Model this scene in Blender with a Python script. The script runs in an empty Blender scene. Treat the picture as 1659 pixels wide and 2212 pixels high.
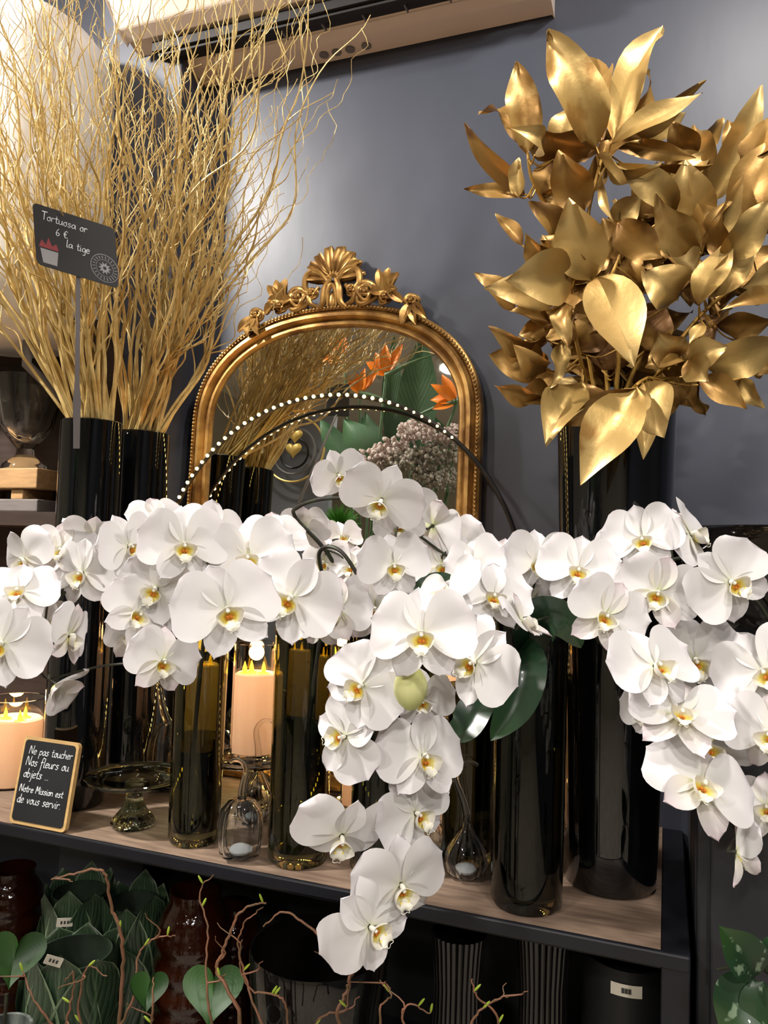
import bpy, bmesh, math, random
import numpy as np
from mathutils import Vector, Matrix

rnd = random.Random(7)
SC = bpy.context.scene
COL = SC.collection
R_ = math.radians
V = Vector
# ------------------------------------------------------------------ camera
F_PX, W_PX, H_PX = 1660.0, 1659.0, 2212.0
CAMZ = 1.45
YAW, PITCH, ROLL = R_(20.25), R_(3.25), R_(1.8)
C0 = V((0, 0, CAMZ))
FW = V((-math.sin(YAW) * math.cos(PITCH), math.cos(YAW) * math.cos(PITCH), math.sin(PITCH)))
_r = V((math.cos(YAW), math.sin(YAW), 0))
_u = _r.cross(FW)
RT = _r * math.cos(ROLL) + _u * math.sin(ROLL)
UP = _u * math.cos(ROLL) - _r * math.sin(ROLL)
cam_d = bpy.data.cameras.new('camera')
cam = bpy.data.objects.new('camera', cam_d)
COL.objects.link(cam)
cam_d.sensor_fit = 'HORIZONTAL'
cam_d.sensor_width = 36.0
cam_d.lens = 36.0 * F_PX / W_PX
cam_d.clip_start = 0.02
cam.matrix_world = Matrix(((RT.x, UP.x, -FW.x, 0), (RT.y, UP.y, -FW.y, 0), (RT.z, UP.z, -FW.z, CAMZ), (0, 0, 0, 1)))
SC.camera = cam
# ------------------------------------------------------------------ world, exposure
SC.view_settings.view_transform = 'Standard'
SC.view_settings.look = 'None'
SC.view_settings.gamma = 1.0
SC.view_settings.use_curve_mapping = False
SC.view_settings.exposure = -0.1
world = bpy.data.worlds.new('shop_world')
SC.world = world
world.use_nodes = True
world.node_tree.nodes['Background'].inputs[0].default_value = (.9, .95, 1, 1)
world.node_tree.nodes['Background'].inputs[1].default_value = 0.25
SC.cycles.use_denoising = True
SC.cycles.use_adaptive_sampling = True
SC.cycles.adaptive_threshold = .09
SC.cycles.max_bounces = 8
SC.cycles.transmission_bounces = 8
SC.cycles.glossy_bounces = 4
SC.cycles.diffuse_bounces = 3
SC.cycles.sample_clamp_indirect = 4
SC.cycles.caustics_reflective = False
SC.cycles.caustics_refractive = True
SC.cycles.blur_glossy = 1.5
# ceiling lamps of the shop, the last one added to brighten the room (fixture bodies are built further down at the same spots)
CEIL = 2.96
LAMPS = [  # x, y, watts, size, aim
    (0.26, 0.66, 13, .16, (-.15, 1.1, 1.35)),
    (-1.80, 0.30, 58, .16, (-1.2, 1.3, 1.8)),
    (0.80, -0.45, 14, .20, (-.3, 1.0, 1.2)),
    (-1.267, -1.684, 52, .20, (-1.1, -1.4, 0)),
    (-0.45, -2.6, 20, .16, (-.4, -1.0, .3)),
    (1.30, -2.20, 52, .20, (1.0, -1.6, 0)),  # unseen lamp added so more light bounces through the rear room
]
def area(name, loc, aim, watts, size, color=(1, .955, .90), spread=150):
    d = bpy.data.lights.new(name, 'AREA')
    d.shape = 'DISK'; d.size = size; d.energy = watts; d.color = color
    d.spread = R_(spread)
    o = bpy.data.objects.new(name, d)
    COL.objects.link(o)
    o.location = loc
    o.rotation_euler = (V(aim) - V(loc)).to_track_quat('-Z', 'Y').to_euler()
    return o
for i, (x, y, w, s, aim) in enumerate(LAMPS):
    area('ceiling_lamp_light', (x, y, CEIL - .085), aim, w, s)

# ------------------------------------------------------------------ helpers
def ray(px, py):
    return FW + RT * ((px - W_PX / 2) / F_PX) - UP * ((py - H_PX / 2) / F_PX)
def PD(px, py, d):            # point seen at a pixel, at depth d along the view axis
    return C0 + ray(px, py) * d
def PY(px, py, y):            # ... on the plane Y = y
    r = ray(px, py); return C0 + r * (y / r.y)
def PZ(px, py, z):            # ... on the plane Z = z
    r = ray(px, py); return C0 + r * ((z - CAMZ) / r.z)
def lin(c):
    out = []
    for v in c[:3]:
        v /= 255.0
        out.append(v / 12.92 if v <= .04045 else ((v + .055) / 1.055) ** 2.4)
    return tuple(out) + (1.0,)

class MB:                      # mesh collector in world coordinates
    def __init__(s):
        s.v = []; s.f = []; s.m = []; s.uv = []
    def add(s, verts, faces, mat=0, uv=None):
        b = len(s.v)
        s.v.extend([tuple(p) for p in verts])
        s.f.extend([tuple(i + b for i in f) for f in faces])
        s.m.extend([mat] * len(faces))
        s.uv.extend(uv if uv is not None else [(0.0, 0.0)] * len(verts))
        return s
    def box(s, lo, hi, mat=0):
        x0, y0, z0 = lo; x1, y1, z1 = hi
        return s.add([(x0, y0, z0), (x1, y0, z0), (x1, y1, z0), (x0, y1, z0), (x0, y0, z1), (x1, y0, z1), (x1, y1, z1), (x0, y1, z1)],
                     [(3, 2, 1, 0), (4, 5, 6, 7), (0, 1, 5, 4), (1, 2, 6, 5), (2, 3, 7, 6), (3, 0, 4, 7)], mat)
    def tube(s, pts, rad, n=6, mat=0, cap=True):
        P = np.array([tuple(p) for p in pts], float)
        k = len(P)
        if np.isscalar(rad): rad = np.full(k, rad)
        rad = np.asarray(rad, float)
        T = np.gradient(P, axis=0)
        T /= np.linalg.norm(T, axis=1)[:, None] + 1e-12
        N = np.zeros_like(P)
        a = np.array([0, 0, 1.0]) if abs(T[0][2]) < .9 else np.array([1.0, 0, 0])
        nv = np.cross(T[0], a); nv /= np.linalg.norm(nv)
        for i in range(k):
            nv = nv - T[i] * np.dot(nv, T[i])
            l = np.linalg.norm(nv)
            if l < 1e-6:
                nv = np.cross(T[i], [.3, .5, .8]); l = np.linalg.norm(nv)
            nv = nv / l
            N[i] = nv
        B = np.cross(T, N)
        an = np.arange(n) * 2 * math.pi / n
        ring = P[:, None, :] + rad[:, None, None] * (np.cos(an)[None, :, None] * N[:, None, :] + np.sin(an)[None, :, None] * B[:, None, :])
        vs = ring.reshape(-1, 3)
        fs = []
        for i in range(k - 1):
            for j in range(n):
                j2 = (j + 1) % n
                fs.append((i * n + j, i * n + j2, (i + 1) * n + j2, (i + 1) * n + j))
        if cap:
            fs.append(tuple(range(n - 1, -1, -1)))
            fs.append(tuple((k - 1) * n + j for j in range(n)))
        return s.add(vs.tolist(), fs, mat)
    def lathe(s, c, prof, n=32, mat=0, rib=None, closed=False):
        # prof: list of (r, z) ; rib(theta, i) multiplies r
        vs = []; k = len(prof)
        for i, (r, z) in enumerate(prof):
            for j in range(n):
                t = 2 * math.pi * j / n
                q = r * (rib(t, i) if rib else 1)
                vs.append((c[0] + q * math.cos(t), c[1] + q * math.sin(t), c[2] + z))
        fs = []
        for i in range(k - 1 + (1 if closed else 0)):
            i2 = (i + 1) % k
            for j in range(n):
                j2 = (j + 1) % n
                fs.append((i * n + j, i * n + j2, i2 * n + j2, i2 * n + j))
        if not closed and prof[0][0] < .001 and prof[-1][0] < .001:   # close both poles
            fs.append(tuple(range(n))); fs.append(tuple((k - 1) * n + j for j in range(n)))
        return s.add(vs, fs, mat)
    def ball(s, c, r, mat=0, n=8, m=6, frame=None):
        if np.isscalar(r): r = (r, r, r)
        fr = frame or (V((1, 0, 0)), V((0, 1, 0)), V((0, 0, 1)))
        vs = [V(c) + fr[2] * r[2]]
        for i in range(1, m):
            ph = math.pi * i / m
            for j in range(n):
                t = 2 * math.pi * j / n
                vs.append(V(c) + fr[0] * (r[0] * math.sin(ph) * math.cos(t)) + fr[1] * (r[1] * math.sin(ph) * math.sin(t)) + fr[2] * (r[2] * math.cos(ph)))
        vs.append(V(c) - fr[2] * r[2])
        fs = []
        for j in range(n):
            fs.append((0, 1 + j, 1 + (j + 1) % n))
        for i in range(m - 2):
            a = 1 + i * n
            for j in range(n):
                fs.append((a + j, a + n + j, a + n + (j + 1) % n, a + (j + 1) % n))
        a = 1 + (m - 2) * n
        for j in range(n):
            fs.append((a + j, len(vs) - 1, a + (j + 1) % n))
        return s.add(vs, fs, mat)
    def grid(s, fn, nu, nv, mat=0):
        vs = []; uv = []
        for i in range(nu + 1):
            for j in range(nv + 1):
                u, v = i / nu, j / nv
                vs.append(tuple(fn(u, v))); uv.append((u, v))
        w = nv + 1
        fs = [(i * w + j, (i + 1) * w + j, (i + 1) * w + j + 1, i * w + j + 1) for i in range(nu) for j in range(nv)]
        return s.add(vs, fs, mat, uv)
    def build(s, name, mats, parent=None, smooth=True, origin=None, bevel=0, sharp=None):
        me = bpy.data.meshes.new(name)
        off = V(origin) if origin is not None else (V(parent['_o']) if parent is not None and '_o' in parent else V((0, 0, 0)))
        me.from_pydata([(p[0] - off.x, p[1] - off.y, p[2] - off.z) for p in s.v], [], s.f)
        if not isinstance(mats, (list, tuple)): mats = [mats]
        for m in mats: me.materials.append(m)
        if len(mats) > 1: me.polygons.foreach_set('material_index', s.m)
        ul = me.uv_layers.new(name='UVMap')
        li = np.zeros(len(me.loops), dtype=np.int32)
        me.loops.foreach_get('vertex_index', li)
        ul.data.foreach_set('uv', np.array(s.uv, float)[li].ravel())
        bm = bmesh.new(); bm.from_mesh(me)
        if bevel:
            bmesh.ops.bevel(bm, geom=list(bm.edges), offset=bevel, segments=2, affect='EDGES', profile=.5)
        bmesh.ops.recalc_face_normals(bm, faces=bm.faces)
        bm.to_mesh(me); bm.free()
        if smooth:
            me.polygons.foreach_set('use_smooth', [True] * len(me.polygons))
            me.set_sharp_from_angle(angle=R_(sharp or 42))
        o = bpy.data.objects.new(name, me)
        COL.objects.link(o)
        if parent is not None:
            o.parent = parent
            if origin is not None and '_o' in parent: o.location = off - V(parent['_o'])
        elif origin is not None:
            o.location = off
        return o

def tag(o, label=None, cat=None, group=None, kind=None):
    if label: o['label'] = label
    if cat: o['category'] = cat
    if group: o['group'] = group
    if kind: o['kind'] = kind
    return o
def thing(name, loc, label, cat, group=None):
    o = bpy.data.objects.new(name, None)
    COL.objects.link(o)
    o.empty_display_size = .02
    o.location = loc
    o['_o'] = tuple(loc)
    return tag(o, label, cat, group)
def catmull(P, n=8):
    P = [V(p) for p in P]
    Q = [P[0] * 2 - P[1]] + P + [P[-1] * 2 - P[-2]]
    out = []
    for i in range(1, len(Q) - 2):
        a, b, c, d = Q[i - 1], Q[i], Q[i + 1], Q[i + 2]
        for k in range(n):
            t = k / n
            out.append(.5 * ((2 * b) + (c - a) * t + (2 * a - 5 * b + 4 * c - d) * t * t + (3 * b - a - 3 * c + d) * t ** 3))
    out.append(Q[-2])
    return out

# ------------------------------------------------------------------ materials
def mat(name, col, rough=.5, metal=0, trans=0, ior=1.45, emis=None, estr=0, noise=0, nscale=20, bump=0, bscale=60, coat=0, sub=0, col2=None, stretch=None, spec=None, alpha=None):
    m = bpy.data.materials.new(name)
    m.use_nodes = True
    nt = m.node_tree; b = nt.nodes['Principled BSDF']
    c = lin(col)
    b.inputs['Base Color'].default_value = c
    b.inputs['Roughness'].default_value = rough
    b.inputs['Metallic'].default_value = metal
    b.inputs['Transmission Weight'].default_value = trans
    b.inputs['IOR'].default_value = ior
    b.inputs['Coat Weight'].default_value = coat
    if spec is not None: b.inputs['Specular IOR Level'].default_value = spec
    if sub:
        b.inputs['Subsurface Weight'].default_value = sub
        b.inputs['Subsurface Radius'].default_value = (.02, .012, .008)
    if emis is not None:
        b.inputs['Emission Color'].default_value = lin(emis)
        b.inputs['Emission Strength'].default_value = estr
    if noise or bump:
        tc = nt.nodes.new('ShaderNodeTexCoord')
        mp = nt.nodes.new('ShaderNodeMapping')
        nt.links.new(tc.outputs['Object'], mp.inputs[0])
        if stretch: mp.inputs['Scale'].default_value = stretch
    if noise:
        n = nt.nodes.new('ShaderNodeTexNoise'); n.inputs['Scale'].default_value = nscale; n.inputs['Detail'].default_value = 5
        nt.links.new(mp.outputs[0], n.inputs['Vector'])
        r = nt.nodes.new('ShaderNodeValToRGB')
        c2 = lin(col2) if col2 else tuple(x * (1 - noise) for x in c[:3]) + (1,)
        r.color_ramp.elements[0].color = c2; r.color_ramp.elements[0].position = .35
        r.color_ramp.elements[1].color = c; r.color_ramp.elements[1].position = .65
        nt.links.new(n.outputs['Fac'], r.inputs[0]); nt.links.new(r.outputs[0], b.inputs['Base Color'])
    if bump:
        n2 = nt.nodes.new('ShaderNodeTexNoise'); n2.inputs['Scale'].default_value = bscale; n2.inputs['Detail'].default_value = 3
        nt.links.new(mp.outputs[0], n2.inputs['Vector'])
        bp = nt.nodes.new('ShaderNodeBump'); bp.inputs['Strength'].default_value = bump; bp.inputs['Distance'].default_value = .004
        nt.links.new(n2.outputs['Fac'], bp.inputs['Height']); nt.links.new(bp.outputs[0], b.inputs['Normal'])
    return m

def uv_mat(name, stops, rough=.5, translucent=0, veins=0, axis=0, metal=0, vein_col=None, coat=0, fleck=None, edge=None, bump=None, vfreq=95):
    """colour ramp along the UV of a petal or leaf, plus vein relief and thin-sheet translucency"""
    m = bpy.data.materials.new(name); m.use_nodes = True
    nt = m.node_tree; b = nt.nodes['Principled BSDF']; out = nt.nodes['Material Output']
    uvn = nt.nodes.new('ShaderNodeUVMap'); sep = nt.nodes.new('ShaderNodeSeparateXYZ')
    nt.links.new(uvn.outputs[0], sep.inputs[0])
    r = nt.nodes.new('ShaderNodeValToRGB')
    r.color_ramp.elements[0].position = stops[0][0]; r.color_ramp.elements[0].color = lin(stops[0][1])
    r.color_ramp.elements[1].position = stops[-1][0]; r.color_ramp.elements[1].color = lin(stops[-1][1])
    for p, c in stops[1:-1]:
        e = r.color_ramp.elements.new(p); e.color = lin(c)
    nt.links.new(sep.outputs[axis], r.inputs[0])
    colout = r.outputs[0]
    if fleck:
        tc = nt.nodes.new('ShaderNodeTexCoord'); nz = nt.nodes.new('ShaderNodeTexNoise'); nz.inputs['Scale'].default_value = fleck[1]; nz.inputs['Detail'].default_value = 3
        nt.links.new(tc.outputs['Object'], nz.inputs['Vector'])
        rr = nt.nodes.new('ShaderNodeValToRGB'); rr.color_ramp.elements[0].position = fleck[2]; rr.color_ramp.elements[1].position = fleck[2] + .06
        nt.links.new(nz.outputs['Fac'], rr.inputs[0])
        mx = nt.nodes.new('ShaderNodeMix'); mx.data_type = 'RGBA'
        nt.links.new(rr.outputs[0], mx.inputs[0]); nt.links.new(colout, mx.inputs[6]); mx.inputs[7].default_value = lin(fleck[0])
        colout = mx.outputs[2]
    if veins:
        # side veins: bands of  u*freq +- |v-.5|*slant
        ab = nt.nodes.new('ShaderNodeMath'); ab.operation = 'SUBTRACT'; ab.inputs[1].default_value = .5
        nt.links.new(sep.outputs[1], ab.inputs[0])
        a2 = nt.nodes.new('ShaderNodeMath'); a2.operation = 'ABSOLUTE'; nt.links.new(ab.outputs[0], a2.inputs[0])
        m1 = nt.nodes.new('ShaderNodeMath'); m1.operation = 'MULTIPLY'; m1.inputs[1].default_value = vfreq; nt.links.new(sep.outputs[0], m1.inputs[0])
        m2 = nt.nodes.new('ShaderNodeMath'); m2.operation = 'MULTIPLY_ADD'; m2.inputs[1].default_value = -60; nt.links.new(a2.outputs[0], m2.inputs[0]); nt.links.new(m1.outputs[0], m2.inputs[2])
        sn = nt.nodes.new('ShaderNodeMath'); sn.operation = 'SINE'; nt.links.new(m2.outputs[0], sn.inputs[0])
        bp = nt.nodes.new('ShaderNodeBump'); bp.inputs['Strength'].default_value = veins; bp.inputs['Distance'].default_value = .0015
        nt.links.new(sn.outputs[0], bp.inputs['Height']); nt.links.new(bp.outputs[0], b.inputs['Normal'])
        if vein_col:
            pw = nt.nodes.new('ShaderNodeMath'); pw.operation = 'GREATER_THAN'; pw.inputs[1].default_value = .93; nt.links.new(sn.outputs[0], pw.inputs[0])
            mr = nt.nodes.new('ShaderNodeMath'); mr.operation = 'LESS_THAN'; mr.inputs[1].default_value = .022; nt.links.new(a2.outputs[0], mr.inputs[0])
            mm = nt.nodes.new('ShaderNodeMath'); mm.operation = 'MAXIMUM'; nt.links.new(pw.outputs[0], mm.inputs[0]); nt.links.new(mr.outputs[0], mm.inputs[1])
            mx = nt.nodes.new('ShaderNodeMix'); mx.data_type = 'RGBA'
            nt.links.new(mm.outputs[0], mx.inputs[0]); nt.links.new(colout, mx.inputs[6]); mx.inputs[7].default_value = lin(vein_col)
            colout = mx.outputs[2]
    if edge:
        e1 = nt.nodes.new('ShaderNodeMath'); e1.operation = 'SUBTRACT'; e1.inputs[1].default_value = .5; nt.links.new(sep.outputs[1], e1.inputs[0])
        e2 = nt.nodes.new('ShaderNodeMath'); e2.operation = 'ABSOLUTE'; nt.links.new(e1.outputs[0], e2.inputs[0])
        e3 = nt.nodes.new('ShaderNodeMath'); e3.operation = 'GREATER_THAN'; e3.inputs[1].default_value = .465; nt.links.new(e2.outputs[0], e3.inputs[0])
        em = nt.nodes.new('ShaderNodeMix'); em.data_type = 'RGBA'
        nt.links.new(e3.outputs[0], em.inputs[0]); nt.links.new(colout, em.inputs[6]); em.inputs[7].default_value = lin(edge)
        colout = em.outputs[2]
    if bump:
        tcb = nt.nodes.new('ShaderNodeTexCoord'); nb = nt.nodes.new('ShaderNodeTexNoise'); nb.inputs['Scale'].default_value = bump[1]; nb.inputs['Detail'].default_value = 4
        nt.links.new(tcb.outputs['Object'], nb.inputs['Vector'])
        bb = nt.nodes.new('ShaderNodeBump'); bb.inputs['Strength'].default_value = bump[0]; bb.inputs['Distance'].default_value = .004
        nt.links.new(nb.outputs['Fac'], bb.inputs['Height']); nt.links.new(bb.outputs[0], b.inputs['Normal'])
    nt.links.new(colout, b.inputs['Base Color'])
    b.inputs['Roughness'].default_value = rough; b.inputs['Metallic'].default_value = metal
    b.inputs['Coat Weight'].default_value = coat
    if translucent:
        tr = nt.nodes.new('ShaderNodeBsdfTranslucent'); mxs = nt.nodes.new('ShaderNodeMixShader'); mxs.inputs[0].default_value = translucent
        nt.links.new(colout, tr.inputs[0]); nt.links.new(b.outputs[0], mxs.inputs[1]); nt.links.new(tr.outputs[0], mxs.inputs[2])
        nt.links.new(mxs.outputs[0], out.inputs[0])
    return m

M = {}
M['wall'] = mat('blue_grey_paint', (66, 69, 80), .42, noise=.06, nscale=3, bump=.12, bscale=14, stretch=(1, 1, .5))
M['wall_dark'] = mat('dark_wall_tone', (44, 47, 58), .38, noise=.1, nscale=4)  # darker tone of the wall colour
M['beige'] = mat('beige_plaster', (176, 168, 150), .7, noise=.08, nscale=3)
M['ceil'] = mat('ceiling_paint', (205, 196, 184), .8, noise=.04, nscale=3)
M['floor'] = mat('pale_floor', (176, 166, 152), .5, noise=.25, nscale=6)
M['navy'] = mat('navy_laminate', (20, 21, 28), .42, noise=.12, nscale=30)
M['black'] = mat('matt_black', (16, 16, 18), .55, noise=.2, nscale=20)
M['darkpanel'] = mat('dark_panel', (40, 40, 44), .5, noise=.12, nscale=10)
M['wood'] = mat('light_oak', (146, 124, 106), .5, noise=.3, nscale=7, col2=(116, 96, 82), stretch=(2, 14, 14), bump=.1, bscale=40)
M['brownwood'] = mat('brown_wood', (58, 44, 36), .6, noise=.3, nscale=8, stretch=(2, 12, 12))
M['palewood'] = mat('pale_pine', (186, 146, 100), .6, noise=.25, nscale=8, stretch=(2, 12, 12))
M['greywood'] = mat('grey_wood', (120, 112, 108), .6, noise=.25, nscale=8, stretch=(2, 12, 12))
M['white_plastic'] = mat('white_plastic', (226, 214, 202), .38, noise=.03, nscale=4)
M['ivory_plastic'] = mat('ivory_plastic', (236, 218, 202), .45, noise=.04, nscale=4)
M['tank'] = mat('white_enamel', (240, 236, 232), .3, noise=.03, nscale=5)
M['slot'] = mat('vent_slot', (30, 27, 26), .6)
M['grey_plastic'] = mat('grey_plastic', (128, 124, 124), .45)
M['gold_branch'] = mat('gold_painted_twig', (226, 200, 136), .38, metal=.25, noise=.3, nscale=30, col2=(186, 154, 90), bump=.2, bscale=120)
M['gold_frame'] = mat('antique_gold', (188, 146, 82), .36, metal=.65, noise=.35, nscale=25, col2=(124, 88, 46), bump=.1, bscale=90)
M['gold_bright'] = mat('polished_gold', (240, 204, 116), .35, metal=.4)
M['mirror'] = mat('mirror_silver', (226, 228, 222), .01, metal=1.0)
M['blackglass'] = mat('black_glass', (6, 7, 8), .05, coat=.6, spec=.6)
M['wire'] = mat('black_wire', (18, 16, 15), .4)
M['led'] = mat('warm_led', (255, 240, 190), .5, emis=(255, 214, 120), estr=26)
M['greenglass'] = mat('olive_glass', (156, 158, 116), .015, trans=1, ior=1.45)
M['darkglass'] = mat('smoked_green_glass', (104, 110, 92), .015, trans=1, ior=1.45)
M['cakeglass'] = mat('green_pressed_glass', (196, 206, 176), .03, trans=1, ior=1.46)
M['glass'] = mat('clear_glass', (248, 250, 250), .0, trans=1, ior=1.45)
M['water'] = mat('vase_water', (164, 166, 124), .0, trans=1, ior=1.33)
M['amber'] = mat('amber_glass', (58, 22, 7), .06, trans=.55, bump=.5, bscale=70, coat=.5)
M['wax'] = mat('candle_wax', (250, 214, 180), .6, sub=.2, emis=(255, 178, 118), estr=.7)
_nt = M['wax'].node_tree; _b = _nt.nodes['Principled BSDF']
_tc = _nt.nodes.new('ShaderNodeTexCoord'); _sp = _nt.nodes.new('ShaderNodeSeparateXYZ'); _mr = _nt.nodes.new('ShaderNodeMapRange')   # wax emits more towards its top, in place of an LED inside
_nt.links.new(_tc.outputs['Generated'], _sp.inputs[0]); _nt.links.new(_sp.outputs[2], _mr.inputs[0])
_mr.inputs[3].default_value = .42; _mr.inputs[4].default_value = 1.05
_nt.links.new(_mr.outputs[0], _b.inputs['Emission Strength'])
M['flame'] = mat('candle_flame', (255, 220, 80), .5, emis=(255, 176, 30), estr=5)
M['slate'] = mat('chalkboard', (20, 20, 23), .6, noise=.2, nscale=30)
M['pine'] = mat('pine_frame', (196, 160, 104), .6, noise=.2, nscale=20, stretch=(1, 6, 6))
M['chalk'] = mat('chalk_white', (225, 228, 230), .8)
M['chalk_dim'] = mat('chalk_grey', (150, 148, 150), .8)
M['chalk_red'] = mat('print_red', (140, 62, 66), .8)
M['card'] = mat('black_card', (22, 20, 21), .5, noise=.1, nscale=30)
M['stick'] = mat('grey_card_stick', (128, 122, 124), .5)
M['paper'] = mat('price_paper', (208, 200, 182), .7, noise=.08, nscale=30)
M['ink'] = mat('print_ink', (60, 56, 54), .8)
M['petal'] = uv_mat('orchid_petal', [(0, (210, 212, 182)), (.10, (221, 218, 213)), (.5, (225, 222, 221)), (1, (225, 220, 223))], .55, translucent=.22)
M['petal_pink'] = uv_mat('orchid_sepal_blush', [(0, (206, 212, 150)), (.25, (224, 219, 206)), (.7, (227, 220, 219)), (1, (224, 207, 212))], .55, translucent=.22)
M['lip_white'] = mat('orchid_lip_white', (232, 228, 212), .5)
M['lip_cup'] = uv_mat('orchid_lip_cup', [(0, (190, 104, 36)), (.14, (212, 140, 48)), (.30, (226, 196, 70)), (.46, (228, 218, 140)), (.62, (226, 222, 206)), (1, (228, 224, 218))], .5, translucent=.15)
M['lip_yellow'] = mat('orchid_lip_yellow', (240, 212, 40), .5, noise=.25, nscale=260, col2=(246, 226, 120))
M['lip_orange'] = mat('orchid_lip_orange', (226, 140, 26), .5, noise=.4, nscale=240, col2=(170, 76, 24))
M['bud'] = uv_mat('orchid_bud', [(0, (196, 204, 120)), (.5, (222, 222, 160)), (1, (206, 206, 120))], .5, translucent=.1)
M['stem'] = mat('orchid_stem', (46, 52, 32), .5, noise=.4, nscale=50, col2=(36, 28, 26))
M['orchid_leaf'] = uv_mat('orchid_leaf_green', [(0, (22, 42, 26)), (.5, (28, 54, 34)), (1, (36, 64, 32))], .28, coat=.3)
M['gold_leaf'] = uv_mat('gold_magnolia_leaf', [(0, (152, 118, 60)), (.3, (178, 146, 84)), (1, (192, 162, 104))], .40, metal=.55, fleck=((150, 112, 56), 11, .60), bump=(.25, 38))
M['gold_leaf2'] = uv_mat('bronze_magnolia_leaf', [(0, (120, 84, 40)), (.4, (154, 116, 56)), (1, (168, 132, 74))], .42, metal=.5, fleck=((110, 76, 40), 10, .58), bump=(.25, 38))
M['gold_stem'] = mat('gold_magnolia_stem', (180, 138, 62), .45, metal=.4, noise=.3, nscale=40)
M['cabbage'] = uv_mat('ceramic_leaf_green', [(0, (34, 48, 34)), (.85, (40, 58, 40)), (.97, (52, 70, 48)), (1, (110, 126, 98))], .32, veins=.3, vein_col=(66, 84, 60), coat=.3, edge=(104, 120, 92), vfreq=44)
M['heartleaf'] = uv_mat('waxy_heart_leaf', [(0, (30, 58, 22)), (1, (44, 78, 30))], .45, veins=.03)
M['scindapsus'] = uv_mat('silver_flecked_leaf', [(0, (26, 48, 28)), (.5, (28, 54, 30)), (1, (44, 78, 30))], .35, fleck=((110, 130, 104), 60, .60), coat=.3)
M['twig'] = mat('curly_willow_twig', (128, 84, 62), .6, noise=.4, nscale=40, col2=(92, 70, 46))
M['budgreen'] = mat('fresh_bud', (140, 160, 50), .5)
M['bark'] = mat('bark_pot', (120, 128, 120), .8, noise=.7, nscale=40, col2=(52, 56, 52), stretch=(2, 2, .6), bump=.8, bscale=60)
M['bowl'] = mat('black_glaze', (9, 8, 8), .08, noise=.4, nscale=9, col2=(16, 12, 10), coat=.6)
M['potbrown'] = mat('brown_glaze', (44, 28, 18), .15, coat=.4, noise=.3, nscale=8)
M['strel_o'] = mat('strelitzia_orange', (255, 140, 20), .5, noise=.2, nscale=30)
M['strel_b'] = mat('strelitzia_blue', (50, 44, 110), .5)
M['strel_g'] = mat('strelitzia_green', (92, 122, 84), .45, noise=.2, nscale=30)
M['paddle'] = uv_mat('paddle_leaf', [(0, (52, 84, 54)), (1, (66, 104, 66))], .4, veins=.15)
M['sedum'] = mat('pink_sedum', (166, 138, 130), .8, noise=.4, nscale=60, col2=(226, 214, 206))
M['sedumw'] = mat('white_floret', (176, 168, 154), .8, noise=.3, nscale=60)
M['moss'] = mat('bright_green_moss', (86, 150, 50), .8, noise=.4, nscale=60)
M['dkgreen'] = mat('dark_foliage', (28, 44, 26), .7, noise=.5, nscale=30)
M['greypanel'] = mat('grey_display_panel', (120, 122, 128), .6, noise=.05, nscale=3)
M['lampglow'] = mat('lamp_diffuser', (255, 246, 230), .5, emis=(255, 240, 220), estr=14)

# ================================================================== THE SETTING
YW = 1.50                       # the painted wall behind the shelf
XL, XR, YB = -3.3, 2.3, -3.6
ZS = CAMZ - .47                 # top of the wooden shelf
YF = 1.03                       # its front edge
def struct(name, mb, m, label=None, **k):
    o = mb.build(name, m, **k); o['kind'] = 'structure'
    if label: o['label'] = label
    return o
struct('floor', MB().box((XL - .1, YB - .1, -.1), (XR + .1, YW + .1, 0)), M['floor'], smooth=False)
struct('ceiling', MB().box((XL - .1, YB - .1, CEIL), (XR + .1, YW + .1, CEIL + .1)), M['ceil'], smooth=False)
struct('wall_back', MB().box((XL - .1, YW, 0), (XR + .1, YW + .1, CEIL)), M['wall'], 'blue-grey painted wall behind the gold mirror', smooth=False)
struct('wall_left', MB().box((XL - .1, YB, 0), (XL, YW, CEIL)), M['beige'], smooth=False)
struct('wall_right', MB().box((XR, YB, 0), (XR + .1, YW, CEIL)), M['wall'], smooth=False)
struct('wall_front', MB().box((XL, YB - .1, 0), (XR, YB, CEIL)), M['beige'], smooth=False)
# pilaster left of the mirror
xp1 = PY(440, 400, YW).x
yp = .5 * (YW + 1.38)
yp = 1.395
xp0 = PY(212, 250, yp).x
struct('trim_1', MB().box((xp0, yp, 0), (xp1, YW - .001, CEIL - .001)), M['wall'], 'blue-grey pilaster behind the gold branches', smooth=False, bevel=.004)
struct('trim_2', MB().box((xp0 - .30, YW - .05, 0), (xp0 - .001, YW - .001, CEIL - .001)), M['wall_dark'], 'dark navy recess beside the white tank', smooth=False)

# ceiling lamps
for i, (x, y, w, s, aim) in enumerate(LAMPS):
    names = ['above the right end of the shelf', 'in the left corner above the tank', 'behind the viewer at right', 'seen in the mirror at the right', 'behind the viewer', 'added unseen at the far right for bounce light']
    t = thing('ceiling_lamp', (x, y, CEIL), 'round white ceiling lamp ' + names[i], 'ceiling lamp', 'round ceiling lamps')
    r = s / 2
    MB().lathe((x, y, CEIL), [(r + .03, 0), (r + .03, -.05), (r + .012, -.055), (r + .012, -.01), (r + .03, 0)], 32).build('housing', M['white_plastic'], t)
    MB().lathe((x, y, CEIL), [(.0005, -.004), (r + .012, -.004), (r + .012, -.012), (.0005, -.012)], 32).build('reflector', M['white_plastic'], t)

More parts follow.
